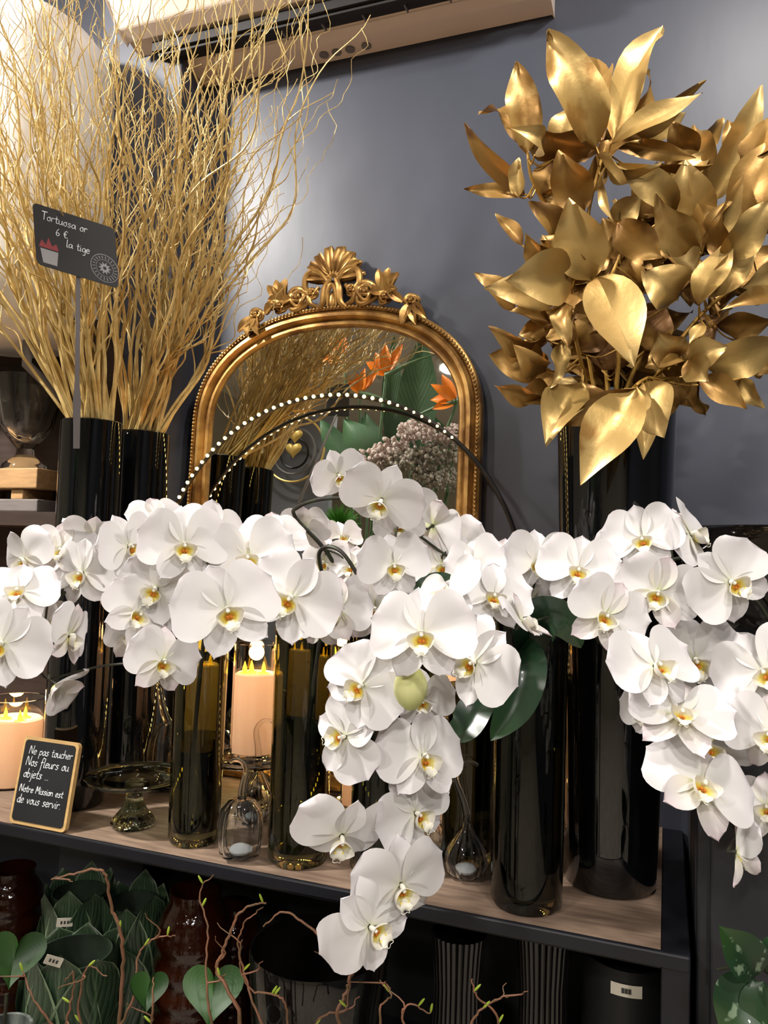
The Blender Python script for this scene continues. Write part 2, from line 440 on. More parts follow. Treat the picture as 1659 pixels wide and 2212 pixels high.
# ------------------------------------------------------------------ air conditioner
zb = PY(1197, 36, YW).z
ax0, ax1 = PY(385, 205, YW).x - .03, PY(1198, 35, YW).x
t = thing('air_conditioner', ((ax0 + ax1) / 2, YW, zb), 'white wall air conditioner with dark vent slot above the mirror', 'air conditioner')
AC_D = .235
prof = [(0, 0), (-.055, .004), (-.085, .012), (-.088, .03), (-.145, .048), (-.150, .033), (-.185, .045), (-.222, .085), (-.235, .15), (-.232, .28), (-.215, .305), (0, .305)]
mb = MB()
vs = []
for x in (ax0, ax1):
    for (dy, dz) in prof: vs.append((x, YW - .002 + dy, zb + dz))
n = len(prof)
fs = [(i, (i + 1) % n, n + (i + 1) % n, n + i) for i in range(n)]
fs += [tuple(range(n)), tuple(range(2 * n - 1, n - 1, -1))]
mb.add(vs, fs)
mb.build('body', M['ivory_plastic'], t, smooth=False, bevel=.004)
# dark outlet slot with louvre and vanes
mb = MB(); mb.box((ax0 + .06, YW - .142, zb + .012), (ax1 - .06, YW - .092, zb + .034)); mb.build('vent_slot', M['slot'], t, smooth=False)
mb = MB()
mb.box((ax0 + .07, YW - .135, zb + .004), (ax1 - .07, YW - .118, zb + .010)); mb.build('louvre', M['slot'], t, smooth=False, bevel=.002)
for k in range(9):
    x = ax0 + .1 + (ax1 - ax0 - .2) * k / 8
    MB().box((x, YW - .116, zb + .004), (x + .003, YW - .094, zb + .012)).build('vane', M['grey_plastic'], t, smooth=False)
# printed marks near the middle of the underside
q = PY(745, 118, YW - .03)
mb = MB()
for dx in (-.05, -.02, .012, .05):
    mb.lathe((q.x + dx, YW - .03, zb + .0005), [(.0005, -.0012), (.011, -.0012), (.011, .001), (.0005, .001)], 12)
mb.build('rating_marks', M['grey_plastic'], t, smooth=False)
MB().box((ax0 + .15, YW - .236, zb + .2), (ax1 - .15, YW - .233, zb + .203)).build('panel_seam', M['grey_plastic'], t, smooth=False)

# ------------------------------------------------------------------ white tank
e = PY(206, 300, 1.30)
tr = .21
tcx, tcy = e.x - tr * .93, 1.26
zt1 = PY(100, -10, 1.2).z; zt0 = PY(100, 712, 1.2).z
t = thing('water_tank', (tcx, tcy, zt0), 'tall white round-ended tank on the wall behind the branches', 'tank')
pr = []
for k in range(9):
    a = -math.pi / 2 + math.pi / 2 * k / 8
    pr.append((max(.0005, tr - .10 + .10 * math.cos(a)) if k else .0005, .10 + .10 * math.sin(a)))
for k in range(9):
    a = math.pi / 2 * k / 8
    pr.append((max(.0005, tr - .12 + .12 * math.cos(a)), zt1 - zt0 - .12 + .12 * math.sin(a)))
pr.append((.0005, zt1 - zt0))
MB().lathe((tcx, tcy, zt0), pr, 48).build('shell', M['tank'], t)
MB().box((tcx - .05, tcy + tr - .02, zt0 + .3), (tcx + .05, YW - .001, zt0 + .36)).build('bracket', M['grey_plastic'], t, smooth=False)
MB().box((tcx - .05, tcy + tr - .02, zt1 - .36), (tcx + .05, YW - .001, zt1 - .30)).build('bracket', M['grey_plastic'], t, smooth=False)
for s in (-1, 1):
    MB().tube([(tcx + s * .08, tcy, zt0 + .03), (tcx + s * .08, tcy, zt0 - .05), (tcx + s * .08, tcy + .1, zt0 - .10)], .011, 10).build('pipe', M['grey_plastic'], t)

# ------------------------------------------------------------------ main shelf
XS0 = -2.6
XS1 = -.002
t = thing('display_shelf', ((XS0 + XS1) / 2, YF, ZS), 'oak-topped dark display shelf carrying orchids and glassware', 'shelf')
MB().box((XS0, YF, ZS - .018), (XS1, YW - .002, ZS)).build('shelf_board', M['wood'], t, smooth=False)
MB().box((XS0, YF - .009, ZS - .017), (XS1 + .034, YF - .0005, ZS + .0015)).build('front_rail', M['navy'], t, smooth=False, bevel=.0025)
MB().box((XS0, YF, ZS - .022), (XS1, YW - .002, ZS - .0185)).build('underboard', M['black'], t, smooth=False)
MB().box((XS1 + .0005, YF - .001, 0), (XS1 + .034, YW - .002, ZS - .001)).build('side_panel', M['navy'], t, smooth=False, bevel=.002)
MB().box((XS0, YF + .02, .52), (XS1, YW - .002, .55)).build('lower_board', M['black'], t, smooth=False)
MB().box((XS0, YW - .02, .55), (XS1, YW - .002, ZS - .023)).build('back_panel', M['black'], t, smooth=False)
MB().box((XS0 - .03, YF - .001, 0), (XS0 - .0005, YW - .002, ZS)).build('side_panel', M['navy'], t, smooth=False)
# ------------------------------------------------------------------ cabinet to the right with a black bowl on it
cz = PY(1560, 1425, 1.3).z
t = thing('dark_cabinet', (.45, 1.25, 0), 'black cabinet right of the shelf below the shiny black bowl', 'cabinet')
MB().box((.040, 1.07, 0), (1.1, YW - .003, cz)).build('body', M['darkpanel'], t, smooth=False, bevel=.003)
for k in range(4):
    x = .055 + k * .135
    MB().box((x, 1.058, .1), (x + .122, 1.0695, cz - .03)).build('door', M['darkpanel'], t, smooth=False, bevel=.003)
bc = PY(1625, 1400, 1.30)
bc = V((bc.x + .03, 1.285, cz))
rb = .175
t = thing('black_bowl', bc, 'shiny black glazed round pot on the cabinet at right edge', 'pot')
hb = PY(1600, 1143, 1.30).z - cz
pr = [(.0005, .001), (rb * .6, .001), (rb * .8, .02), (rb * .98, hb * .35), (rb, hb * .55), (rb * .95, hb * .8), (rb * .82, hb * .97), (rb * .78, hb), (rb * .74, hb * .97), (rb * .86, hb * .75), (rb * .9, hb * .5), (rb * .7, .03), (.0005, .02)]
MB().lathe(bc, pr, 48).build('bowl', M['bowl'], t)

# ------------------------------------------------------------------ rack at far left with wood stand and glass urn
t = thing('back_rack', (-1.65, 1.40, ZS), 'dark wooden rack behind the tall vases at the left', 'rack')
zr = PY(60, 1112, 1.42).z
MB().box((-2.3, 1.28, zr - .03), (-1.17, YW - .06, zr)).build('board', M['brownwood'], t, smooth=False)
zr2 = PY(40, 775, 1.40).z
MB().box((-2.3, 1.27, zr2), (-1.17, YW - .06, zr2 + .05)).build('board', M['brownwood'], t, smooth=False)
MB().box((-2.3, YW - .06, ZS + .0006), (-1.13, YW - .052, zr2 + .05)).build('back', M['brownwood'], t, smooth=False)
for x in (-2.3, -1.18):
    MB().box((x, 1.29, ZS + .0006), (x + .03, YW - .06, zr2)).build('upright', M['brownwood'], t, smooth=False)
yy = 1.36
s0 = PY(-60, 1015, yy); s1 = PY(125, 1015, yy)
t = thing('wooden_stand', ((s0.x + s1.x) / 2, yy, zr), 'small pallet stand of two wooden slabs under glass urn', 'stand')
zt = PY(40, 1018, yy).z; zt_b = PY(40, 1060, yy).z; zl = PY(40, 1082, yy).z
MB().box((s0.x, yy - .06, zt_b), (s1.x, yy + .05, zt)).build('top_slab', M['palewood'], t, smooth=False, bevel=.003)
MB().box((s0.x, yy - .06, zr + .0005), (s1.x + .005, yy + .05, zl)).build('bottom_slab', M['greywood'], t, smooth=False, bevel=.003)
for px in (-30, 70):
    q = PY(px, 1070, yy)
    MB().box((q.x - .012, yy - .05, zl + .0003), (q.x + .022, yy + .04, zt_b - .0003)).build('block', M['palewood'], t, smooth=False, bevel=.002)
uc = PY(52, 1015, yy); uc.z = zt + .0005
hu = PY(52, 820, yy).z - zt
t = thing('glass_urn', uc, 'clear pressed-glass footed urn on the wooden stand', 'urn')
pr = [(.0005, 0), (.05, 0), (.048, .012), (.02, .035), (.018, .05), (.03, .065), (.055, .10), (.066, hu * .75), (.074, hu), (.070, hu), (.060, hu * .75), (.048, .105), (.02, .075), (.0005, .07)]
MB().lathe(uc, pr, 40, rib=lambda a, i: 1 + (.03 * math.cos(16 * a) if 5 <= i <= 7 else 0)).build('urn', M['glass'], t)

# ------------------------------------------------------------------ MIRROR
MT = R_(2.0)
MO = V((-.668, 1.432, ZS))
MU, MV, MN = V((1, 0, 0)), V((0, math.sin(MT), math.cos(MT))), V((0, -math.cos(MT), math.sin(MT)))
def mp(u, v, w=0): return MO + MU * u + MV * v + MN * w
MA, MH, MRISE = .329, .995, .25
def outline(off, n=40):
    a = MA - off; top = MH - off; h0 = MH - MRISE
    rise = top - h0; pts = []
    e = 2.25
    for k in range(9): pts.append((-a, .002 + h0 * k / 8))
    for k in range(1, n):
        th = math.pi - math.pi * k / n
        c, s = math.cos(th), math.sin(th)
        pts.append((a * math.copysign(abs(c) ** (2 / e), c), h0 + rise * abs(s) ** (2 / e)))
    for k in range(9): pts.append((a, .002 + h0 * (8 - k) / 8))
    return pts
mir = thing('gilt_mirror', mp(0, 0), 'arched mirror in carved antique gold frame with shell crest', 'mirror')
# frame = swept profile (offset from outline, height above the plane)
fprof = [(0, -.012), (0, .010), (.004, .014), (.010, .015), (.0115, .010), (.014, .012), (.020, .022), (.027, .023), (.031, .016), (.033, .010), (.037, .012), (.043, .012), (.047, .004), (.047, -.012)]
rows = [outline(o) for o, w in fprof]
mb = MB(); vs = []
npt = len(rows[0])
for (o, w), row in zip(fprof, rows):
    for (u, v) in row: vs.append(mp(u, v, w))
fs = []
for i in range(len(fprof) - 1):
    for j in range(npt - 1):
        fs.append((i * npt + j, i * npt + j + 1, (i + 1) * npt + j + 1, (i + 1) * npt + j))
mb.add(vs, fs)
# bottom rail
mb2 = MB()
for (z0, z1, w) in ((.002, .05, .012), (.012, .036, .021)):
    vs2 = [mp(sx * (MA - .002), v, ww) for ww in (-.012, w) for sx in (-1, 1) for v in (z0, z1)]
    mb2.add(vs2, [(0, 1, 3, 2), (4, 6, 7, 5), (0, 2, 6, 4), (1, 5, 7, 3), (0, 4, 5, 1), (2, 3, 7, 6)])
mb.build('frame', M['gold_frame'], mir)
mb2.build('bottom_rail', M['gold_frame'], mir, smooth=False, bevel=.003)
# glass
row = outline(.042); vs = [mp(u, v, .002) for u, v in row] + [mp(u, v, -.010) for u, v in row]
mb = MB(); k = len(row)
mb.add(vs, [tuple(range(k)), tuple(range(2 * k - 1, k - 1, -1))] + [(i, (i + 1) % k, k + (i + 1) % k, k + i) for i in range(k)])
mb.build('mirror_glass', M['mirror'], mir, smooth=False)
# beading
row = outline(.0065, 60); mb = MB()
L = [0]
for a, b in zip(row, row[1:]): L.append(L[-1] + math.hypot(b[0] - a[0], b[1] - a[1]))
for s in np.arange(.003, L[-1], .0082):
    u = np.interp(s, L, [p[0] for p in row]); v = np.interp(s, L, [p[1] for p in row])
    mb.ball(mp(u, v, .0155), .0034, n=6, m=4)
tag(mb.build('beading', M['gold_frame'], mir), kind='stuff')
# crest ornaments
def crest_top(u): return MH - MRISE + MRISE * (1 - abs(u / MA) ** 2.25) ** (1 / 2.25)
def frame2(ang): # in-plane axes rotated by ang (0 = up)
    d = MV * math.cos(ang) + MU * math.sin(ang)
    s = MU * math.cos(ang) - MV * math.sin(ang)
    return s, d
def lobe(base, ang, L, W, name='shell_lobe', curl=.3):
    s, d = frame2(ang); b = mp(*base, .012)
    def fn(u, v):
        x = (v - .5) * 2
        w = W * (math.sin(math.pi * min(1, .12 + .78 * u ** 1.0)) ** .7) * (.35 + .65 * u) * (1.05 if u < .97 else .55)
        h = .012 * math.sin(math.pi * u) + curl * .03 * u * u + .006 * math.cos(x * math.pi * .5) - .011 * (1 - abs(x)) * (u > .1)
        if u > .9: h -= .010 * (u - .9) / .1
        return b + d * (L * u) + s * (w * x) + MN * h
    mb = MB(); mb.grid(fn, 10, 8)
    # closed back so that the carving has body
    mb.ball(b + d * L * .55 - MN * .004, (W * .9, L * .5, .010), frame=(s, d, MN), n=10, m=6)
    return mb.build(name, M['gold_frame'], mir)
fb = (-.0, 1.052)
for k, (ang, L) in enumerate([(-82, .062), (-57, .068), (-33, .070), (-9, .074), (15, .072), (38, .068), (60, .066), (84, .066)]):
    lobe((fb[0] + .004 * math.sin(R_(ang)), fb[1]), R_(ang), L, .0135)
def scroll(pts, r=.006, name='scroll'):
    P = catmull([mp(u, v, w) for u, v, w in pts], 8)
    n = len(P)
    MB().tube(P, [r * (.55 + .6 * math.sin(math.pi * (.1 + .85 * i / n))) for i in range(n)], 8).build(name, M['gold_frame'], mir)
for s in (-1, 1):
    scroll([(s * .006, 1.052, .014), (s * .016, 1.03, .018), (s * .020, 1.00, .016), (s * .034, .985, .012)], .0065)
    scroll([(s * .012, 1.045, .016), (s * .034, 1.068, .020), (s * .058, 1.062, .02), (s * .062, 1.035, .018), (s * .044, 1.022, .016), (s * .030, 1.035, .016)], .0062)
    scroll([(s * .030, .992, .012), (s * .048, 1.0, .016), (s * .052, 1.018, .018), (s * .038, 1.03, .016)], .005)
scroll([(-.010, .992, .014), (-.009, 1.02, .018), (0, 1.036, .02), (.009, 1.02, .018), (.010, .992, .014)], .0045)
MB().ball(mp(0, 1.005, .012), (.009, .006, .020), frame=(MU, MN, MV), n=10, m=8).build('shell_boss', M['gold_frame'], mir)
def rose(u, v, R):
    mb = MB(); c = mp(u, v, .012)
    for k, (rr, tb, h) in enumerate([(.82, .20, .004), (.52, .16, .010), (.27, .12, .014)]):
        P = []
        for a in np.linspace(0, 2 * math.pi * 1.12, 30):
            q = R * rr * (1 + .10 * math.cos(3 * a + k) - .10 * a / 6.28)
            P.append(c + MU * (q * math.cos(a + k)) + MV * (q * math.sin(a + k)) + MN * (h + .002 * math.sin(3 * a)))
        mb.tube(P, R * tb, 7)
    mb.ball(c + MN * .016, R * .16)
    mb.ball(c, (R * .8, R * .8, .007), frame=(MU, MV, MN), n=12, m=6)
    mb.build('rose', M['gold_frame'], mir)
def gleaf(u, v, ang, L, W, w0=.012):
    s, d = frame2(ang); b = mp(u, v, w0)
    def fn(p, q):
        x = (q - .5) * 2
        w = W * math.sin(math.pi * min(1, p ** .8)) ** .8 + .0005
        return b + d * (L * p) + s * (w * x) + MN * (.016 * math.sin(p * 2.4) - .006 * (1 - abs(x)) * math.sin(math.pi * p) + .003)
    mb = MB(); mb.grid(fn, 8, 6)
    mb.grid(lambda p, q: fn(p, q) - MN * .007, 8, 6)
    mb.build('carved_leaf', M['gold_frame'], mir)
for s in (-1, 1):
    rose(s * .078, crest_top(.078) + .022, .030)
    for a in (-.5, 0, .5): gleaf(s * .118, crest_top(.118) + .028, a + s * .25, .048, .010)
    for a in (1.5, 2.3, -1.6): gleaf(s * .118, crest_top(.118) + .028, a * s, .030, .010)
    rose(s * .120, crest_top(.12) + .016, .017)
    rose(s * .178, crest_top(.178) + .020, .019)
    for a in (2.4, 2.9, 3.5): gleaf(s * .180, crest_top(.18) + .018, a * s, .050, .010, .018)
    gleaf(s * .160, crest_top(.16) + .016, -s * 1.0, .04, .009)
    rose(s * .046, crest_top(.046) + .028, .015)

# ------------------------------------------------------------------ LED ring in front of the mirror
YRING = 1.405
rc = PY(702, 1280, YRING); RR = PY(702, 855, YRING).z - rc.z
t = thing('light_ring', (rc.x, YRING, ZS), 'black wire ring strung with tiny warm lights before the mirror', 'light ring')
P = [rc + V((RR * math.sin(a), 0, RR * math.cos(a))) for a in np.linspace(0, 2 * math.pi, 97)]
MB().tube(P, .0045, 8, cap=False).build('hoop', M['wire'], t)
zb_ = rc.z - RR
MB().tube([(rc.x, YRING, zb_), (rc.x, YRING, ZS + .012)], .006, 8).build('post', M['wire'], t)
MB().lathe((rc.x, YRING, ZS + .0005), [(.0005, 0), (.022, 0), (.022, .008), (.018, .012), (.0005, .012)], 32).build('base', M['wire'], t)
proto = MB().ball((0, 0, 0), .0036, n=8, m=6).build('bulb', M['led'])
me_led = proto.data; bpy.data.objects.remove(proto)
k = 0
da = .0185 / RR
a = R_(-235)
while a < R_(42):
    o = bpy.data.objects.new('bulb', me_led); COL.objects.link(o); o.parent = t
    if a > R_(20): o.scale = (.7, .7, .7)
    o.location = rc + V((RR * math.sin(a), -.0065, RR * math.cos(a))) - V((rc.x, YRING, ZS))
    a += da

# ------------------------------------------------------------------ tall black vases
def tall_vase(c, r0, r1, h, label):
    t = thing('tall_vase', c, label, 'vase', 'tall black glass vases')
    pr = [(.0005, .0006), (r0 * .93, .0006), (r0, .006)]
    for k in range(1, 13): pr.append((r0 + (r1 - r0) * k / 12, h * k / 12))
    pr += [(r1 - .003, h + .002), (r1 - .006, h)]
    for k in range(11, 0, -1): pr.append((r0 + (r1 - r0) * k / 12 - .006, h * k / 12))
    pr.append((.0005, .02))
    MB().lathe(c, pr, 56).build('glass_body', M['blackglass'], t)
    return t
vR = PZ(1316, 1905, ZS)
hR = PY(1310, 878, vR.y).z - ZS
tall_vase(vR, .066, .088, hR, 'tall tapered black glass vase holding gold magnolia leaves at right')
v1 = PZ(156, 1735, ZS); v2 = PZ(270, 1690, ZS)
h1 = PY(200, 914, v1.y).z - ZS
tall_vase(v1, .055, .056, h1, 'tall black glass cylinder vase of gold branches, nearest the chalkboard')
tall_vase(v2, .054, .055, PY(310, 938, v2.y).z - ZS, 'tall black glass cylinder vase of gold branches, behind the cake stand')

# ------------------------------------------------------------------ gold curly branches
def branch(b0, b1, tip, r0, seed, ntw, name_i):
    R = random.Random(seed)
    def wig(k, amp, f):
        ph = [R.uniform(0, 6.28) for _ in range(6)]
        fr = [R.uniform(.7, 1.4) * f * m for m in (1, 1.9, 3.3)]
        am = [amp, amp * .5, amp * .16]
        def g(s):
            a = sum(am[i] * math.sin(fr[i] * s * 6.28 + ph[i]) for i in range(3))
            b = sum(am[i] * math.sin(fr[i] * s * 6.28 + ph[i + 3]) for i in range(3))
            return a, b
        return g
    Lm = (tip - b1).length
    g = wig(0, .017, 1.7 * Lm / .9)
    ax = (tip - b1).normalized()
    side = ax.cross(V((0, 1, 0))).normalized(); dep = ax.cross(side).normalized()
    n = 40
    P = [b0.lerp(b1, k / 4) for k in range(4)]
    rr = [r0] * 4
    bow = R.uniform(-.04, .04)
    for k in range(n + 1):
        s = k / n
        a, b = g(s)
        am = min(1, s * 3.5) * (.45 + .75 * s)
        P.append(b1.lerp(tip, s) + side * (a * am + bow * math.sin(math.pi * s)) + dep * (b * am))
        rr.append(r0 * (1 - .78 * s))
    for p in P:
        if p.y > 1.375 and p.x < -.92: p.y = 1.375 - (p.y - 1.375) * .3
        if p.y > 1.47: p.y = 1.47
    mb = MB(); mb.tube(P, rr, 6)
    for q in range(ntw):
        s = R.uniform(.22, .95); k = 4 + int(s * n)
        st = P[k]; tg = (P[min(k + 1, len(P) - 1)] - P[k - 1]).normalized()
        th = R.uniform(0, 6.28)
        lat = (side * math.cos(th) + dep * math.sin(th))
        d = (tg + lat * R.uniform(.25, .7)).normalized()
        L = R.uniform(.14, .36) * (1.15 - .45 * s)
        gt = wig(1, .012, 1.5 * L / .2)
        T = []
        a0, b0_ = gt(0)
        m = 20
        for i in range(m + 1):
            u = i / m; a, b = gt(u)
            dd = (d * (1 - .5 * u) + V((0, 0, 1)) * .45 * u).normalized()
            T.append(st + dd * (L * u) + side * ((a - a0) * u ** .6) + dep * ((b - b0_) * u ** .6))
        for p in T:
            if p.y > 1.375 and p.x < -.92: p.y = 1.375 - (p.y - 1.375) * .3
            if p.y > 1.485: p.y = 1.485
        r1 = rr[k] * .62
        mb.tube(T, [max(.0006, r1 * (1 - .75 * i / m)) for i in range(m + 1)], 4)
    o = mb.build('gold_branch', M['gold_branch'], origin=b0)
    lean = 'leaning left' if tip.x - b1.x < -.14 else ('leaning right' if tip.x - b1.x > .12 else 'rising upright')
    tag(o, 'gold curly branch ' + lean + (' from the tall vase nearest the chalkboard' if name_i < .55 * NB else ' from the tall vase behind the cake stand'), 'branch', 'gold curly branches in the tall black vases')
    return o
NB = 90
for i in range(NB):
    u = (i + .5) / NB
    first = u < .55
    vc, hh, rad = (v1, h1, .045) if first else (v2, h1 * .985, .043)
    uu = (u / .55 if first else (u - .55) / .45)
    uu = min(1, max(0, uu + rnd.uniform(-.25, .25)))
    ox = (uu * 2 - 1) * rad * .85
    oy = rnd.uniform(-1, 1) * math.sqrt(max(0, rad ** 2 * .75 - ox ** 2))
    b1 = V((vc.x + ox, vc.y + oy, ZS + hh - .005))
    b0 = V((vc.x + ox * .3, vc.y + oy * .3, ZS + .1))
    # tip: fan
    uf = u + rnd.uniform(-.09, .09)
    tx = -260 + 1010 * uf
    ty = rnd.uniform(-160, 160) + (90 if uf > .86 else 0)
    if rnd.random() < .22: ty += rnd.uniform(100, 330); tx = tx * .8 + 60
    dt = rnd.uniform(1.10, 1.42)
    tip = PD(tx, ty, dt)
    if tip.y > 1.40: tip.y = 1.40
    if tip.z > CEIL - .02: tip.z = CEIL - .02
    branch(b0, b1, tip, rnd.uniform(.0030, .0046), 100 + i, rnd.randint(4, 7), i)

# ------------------------------------------------------------------ handwriting
GL = {
 'N': (.72, [[(0, 0), (.06, 1), (.52, .05), (.6, 1.05)]]), 'e': (.5, [[(.02, .25), (.38, .32), (.3, .5), (.12, .46), (.02, .2), (.14, 0), (.42, .1)]]),
 'p': (.52, [[(.05, .5), (0, -.45)], [(.04, .35), (.22, .5), (.4, .34), (.28, .04), (.03, .06)]]), 'a': (.55, [[(.4, .42), (.2, .5), (.02, .24), (.12, 0), (.34, .14), (.42, .48), (.42, .08), (.52, .02)]]),
 's': (.46, [[(.38, .44), (.18, .5), (.08, .36), (.32, .18), (.2, 0), (0, .05)]]), 't': (.42, [[(.18, .85), (.14, .12), (.26, 0), (.38, .06)], [(0, .52), (.36, .56)]]),
 'o': (.5, [[(.2, .5), (.03, .28), (.12, .02), (.32, .05), (.38, .3), (.24, .5), (.44, .46)]]), 'u': (.54, [[(.02, .5), (.04, .1), (.18, 0), (.36, .16), (.39, .5), (.4, .06), (.52, .02)]]),
 'c': (.44, [[(.36, .42), (.16, .5), (.02, .25), (.12, 0), (.4, .08)]]), 'h': (.5, [[(.06, 1), (.02, 0)], [(.03, .32), (.2, .5), (.36, .36), (.36, 0)]]),
 'r': (.44, [[(.04, .5), (.03, 0)], [(.03, .32), (.2, .5), (.38, .44)]]), 'f': (.46, [[(.42, .95), (.26, 1.02), (.16, .8), (.1, -.4)], [(0, .5), (.38, .54)]]),
 'l': (.26, [[(.08, 1), (.05, .08), (.2, 0)]]), 'b': (.52, [[(.06, 1), (.02, 0)], [(.03, .3), (.22, .5), (.4, .3), (.26, 0), (.03, .04)]]),
 'j': (.3, [[(.16, .5), (.14, -.3), (0, -.42)], [(.17, .7), (.19, .74)]]), 'i': (.24, [[(.06, .5), (.05, .06), (.16, 0)], [(.07, .7), (.09, .74)]]),
 'm': (.68, [[(.03, .5), (.02, 0)], [(.03, .36), (.16, .5), (.27, .36), (.26, 0)], [(.27, .36), (.42, .5), (.53, .36), (.54, 0)]]), 'n': (.52, [[(.03, .5), (.02, 0)], [(.03, .34), (.2, .5), (.36, .34), (.38, 0)]]),
 'M': (.78, [[(0, 0), (.1, 1), (.32, .35), (.56, 1), (.64, 0)]]), 'd': (.54, [[(.38, .4), (.2, .5), (.02, .24), (.14, 0), (.36, .16), (.44, 1), (.4, .06), (.5, 0)]]),
 'v': (.48, [[(.02, .5), (.18, 0), (.38, .5)]]), 'T': (.6, [[(0, .98), (.62, 1.0)], [(.3, 1), (.26, 0)]]), 'g': (.5, [[(.38, .44), (.18, .5), (.03, .26), (.14, .02), (.36, .16), (.4, .48), (.36, -.34), (.1, -.4)]]),
 '6': (.55, [[(.36, .96), (.1, .6), (.04, .22), (.2, 0), (.4, .16), (.32, .42), (.08, .34)]]), '€': (.6, [[(.5, .85), (.26, .92), (.08, .5), (.2, .05), (.5, .1)], [(-.02, .56), (.36, .58)], [(-.02, .38), (.32, .4)]]),
 '.': (.2, [[(.04, .0), (.07, .02)]]), ' ': (.42, [])}
def write(mb, text, org, ex, ey, en, size, rad, slant=.12, mat=0):
    x = 0
    for ch in text:
        w, st = GL[ch]
        for s in st:
            pts = [org + ex * ((x + px + slant * py) * size) + ey * (py * size) + en * (rad * .6) for px, py in s]
            if len(pts) > 2: pts = catmull(pts, 4)
            mb.tube(pts, rad, 5, mat)
        x += w
    return x * size
def slab(mb, org, ex, ey, en, w, h, t, rc=.006, mat=0, x0=0, y0=0):
    """rounded rectangle board: org = lower left, thickness t along en"""
    pts = []
    for cx, cy, a0 in ((w - rc, rc, -90), (w - rc, h - rc, 0), (rc, h - rc, 90), (rc, rc, 180)):
        for k in range(5):
            a = R_(a0 + 22.5 * k); pts.append((x0 + cx + rc * math.cos(a), y0 + cy + rc * math.sin(a)))
    n = len(pts)
    vs = [org + ex * p + ey * q for p, q in pts] + [org + ex * p + ey * q + en * t for p, q in pts]
    mb.add(vs, [tuple(range(n - 1, -1, -1)), tuple(range(n, 2 * n))] + [(i, (i + 1) % n, n + (i + 1) % n, n + i) for i in range(n)], mat)

# chalkboard on the shelf
BL = PZ(0, 1786, ZS + .001); BRp = PZ(136, 1804, ZS + .001)
BRp.y = max(BRp.y, YF + .004); BL.y = max(BL.y, YF + .004)
ex = (BRp - BL); bw = ex.length; ex.normalize()
dd = (BRp - C0).dot(FW)
TR = PD(179, 1606, dd + .045)
ey = (TR - BRp); ey = ey - ex * 0; bh = ey.length; ey.normalize()
en = ex.cross(ey).normalized()
t = thing('chalkboard_sign', (BL + BRp) / 2, 'small pine-framed chalkboard with white handwriting on the shelf edge', 'chalkboard')
mb = MB(); slab(mb, BL, ex, ey, en, bw, bh, .008, .008); mb.build('frame', M['pine'], t, smooth=False)
mb = MB(); slab(mb, BL + en * .004, ex, ey, en, bw - .011, bh - .011, .0052, .006, x0=.0055, y0=.0055); mb.build('slate', M['slate'], t, smooth=False)
mb = MB()
o0 = BL + en * .0093
for i, (tx, x, y) in enumerate([('Ne pas toucher', .20, .80), ('Nos fleurs ou', .17, .665), ('objets ...', .16, .53), ('Notre Mission est', .13, .365), ('de vous servir.', .12, .24)]):
    wid = sum(GL[c][0] for c in tx)
    sz = min(.0148, bw * (.86 - x * .0 - .06) / wid * .98)
    write(mb, tx, o0 + ex * (bw * x * .75) + ey * (bh * y), ex, ey, en, sz, .0006)
mb.build('chalk_writing', M['chalk'], t)

# price card among the branches
dc = 1.20
TL, TRc, BLc = PD(70, 437, dc), PD(248, 494, dc + .03), PD(79, 570, dc)
ex = (TRc - TL); cw = ex.length; ex.normalize(); ey = (TL - BLc); ch = ey.length; ey.normalize()
en = ex.cross(ey).normalized()
sb = PD(165, 905, 1.30)
t = thing('price_card', sb, 'black price card on a grey stick in front of gold branches', 'price card')
mb = MB(); slab(mb, BLc - en * .001, ex, ey, en, cw, ch, .002, .008); mb.build('card', M['card'], t, smooth=False)
mb = MB(); o0 = BLc + en * .0011
for tx, x, y, sz in (('Tortuosa or', .10, .77, .0130), ('6 €', .26, .57, .0120), ('la tige', .38, .43, .0125)):
    write(mb, tx, o0 + ex * (cw * x) + ey * (ch * y), ex, ey, en, sz, .0006)
mb.build('chalk_writing', M['chalk'], t)
mb = MB()   # little pot emblem
o = o0 + ex * (cw * .06) + ey * (ch * .06)
mb.add([o + ex * a + ey * b for a, b in ((.003, 0), (.024, .0), (.027, .022), (.0, .022))], [(0, 1, 2, 3)])
mb.build('emblem_pot', M['chalk_dim'], t, smooth=False)
mb = MB()
mb.add([o + ex * a + ey * b + en * .0002 for a, b in ((-.002, .024), (.003, .036), (.009, .029), (.0135, .042), (.018, .029), (.025, .035), (.028, .024))], [(0, 1, 2), (2, 3, 4), (4, 5, 6), (0, 2, 4, 6)])
mb.build('emblem_flower', M['chalk_red'], t, smooth=False)
mb = MB(); oc = o0 + ex * (cw * .84) + ey * (ch * .27); rr = .0215
mb.tube([oc + ex * (rr * math.cos(a)) + ey * (rr * math.sin(a)) for a in np.linspace(0, 6.283, 33)], .0006, 4)
mb.tube([oc + ex * (rr * .62 * math.cos(a)) + ey * (rr * .62 * math.sin(a)) for a in np.linspace(0, 6.283, 33)], .0004, 4)
for k in range(22):          # ring of tiny marks standing for the seal's lettering
    a = 2 * math.pi * k / 22
    mb.tube([oc + ex * (rr * .70 * math.cos(a)) + ey * (rr * .70 * math.sin(a)), oc + ex * (rr * .90 * math.cos(a + .04)) + ey * (rr * .90 * math.sin(a + .04))], .0007, 4)
star = []
for k in range(20):
    a = math.pi * k / 10; q = rr * (.48 if k % 2 == 0 else .26); star.append(oc + ex * (q * math.cos(a)) + ey * (q * math.sin(a)) + en * .0003)
inn = [oc + ex * (rr * .13 * math.cos(math.pi * k / 10)) + ey * (rr * .13 * math.sin(math.pi * k / 10)) + en * .0003 for k in range(20)]
mb.add(star + inn, [(k, (k + 1) % 20, 20 + (k + 1) % 20, 20 + k) for k in range(20)])
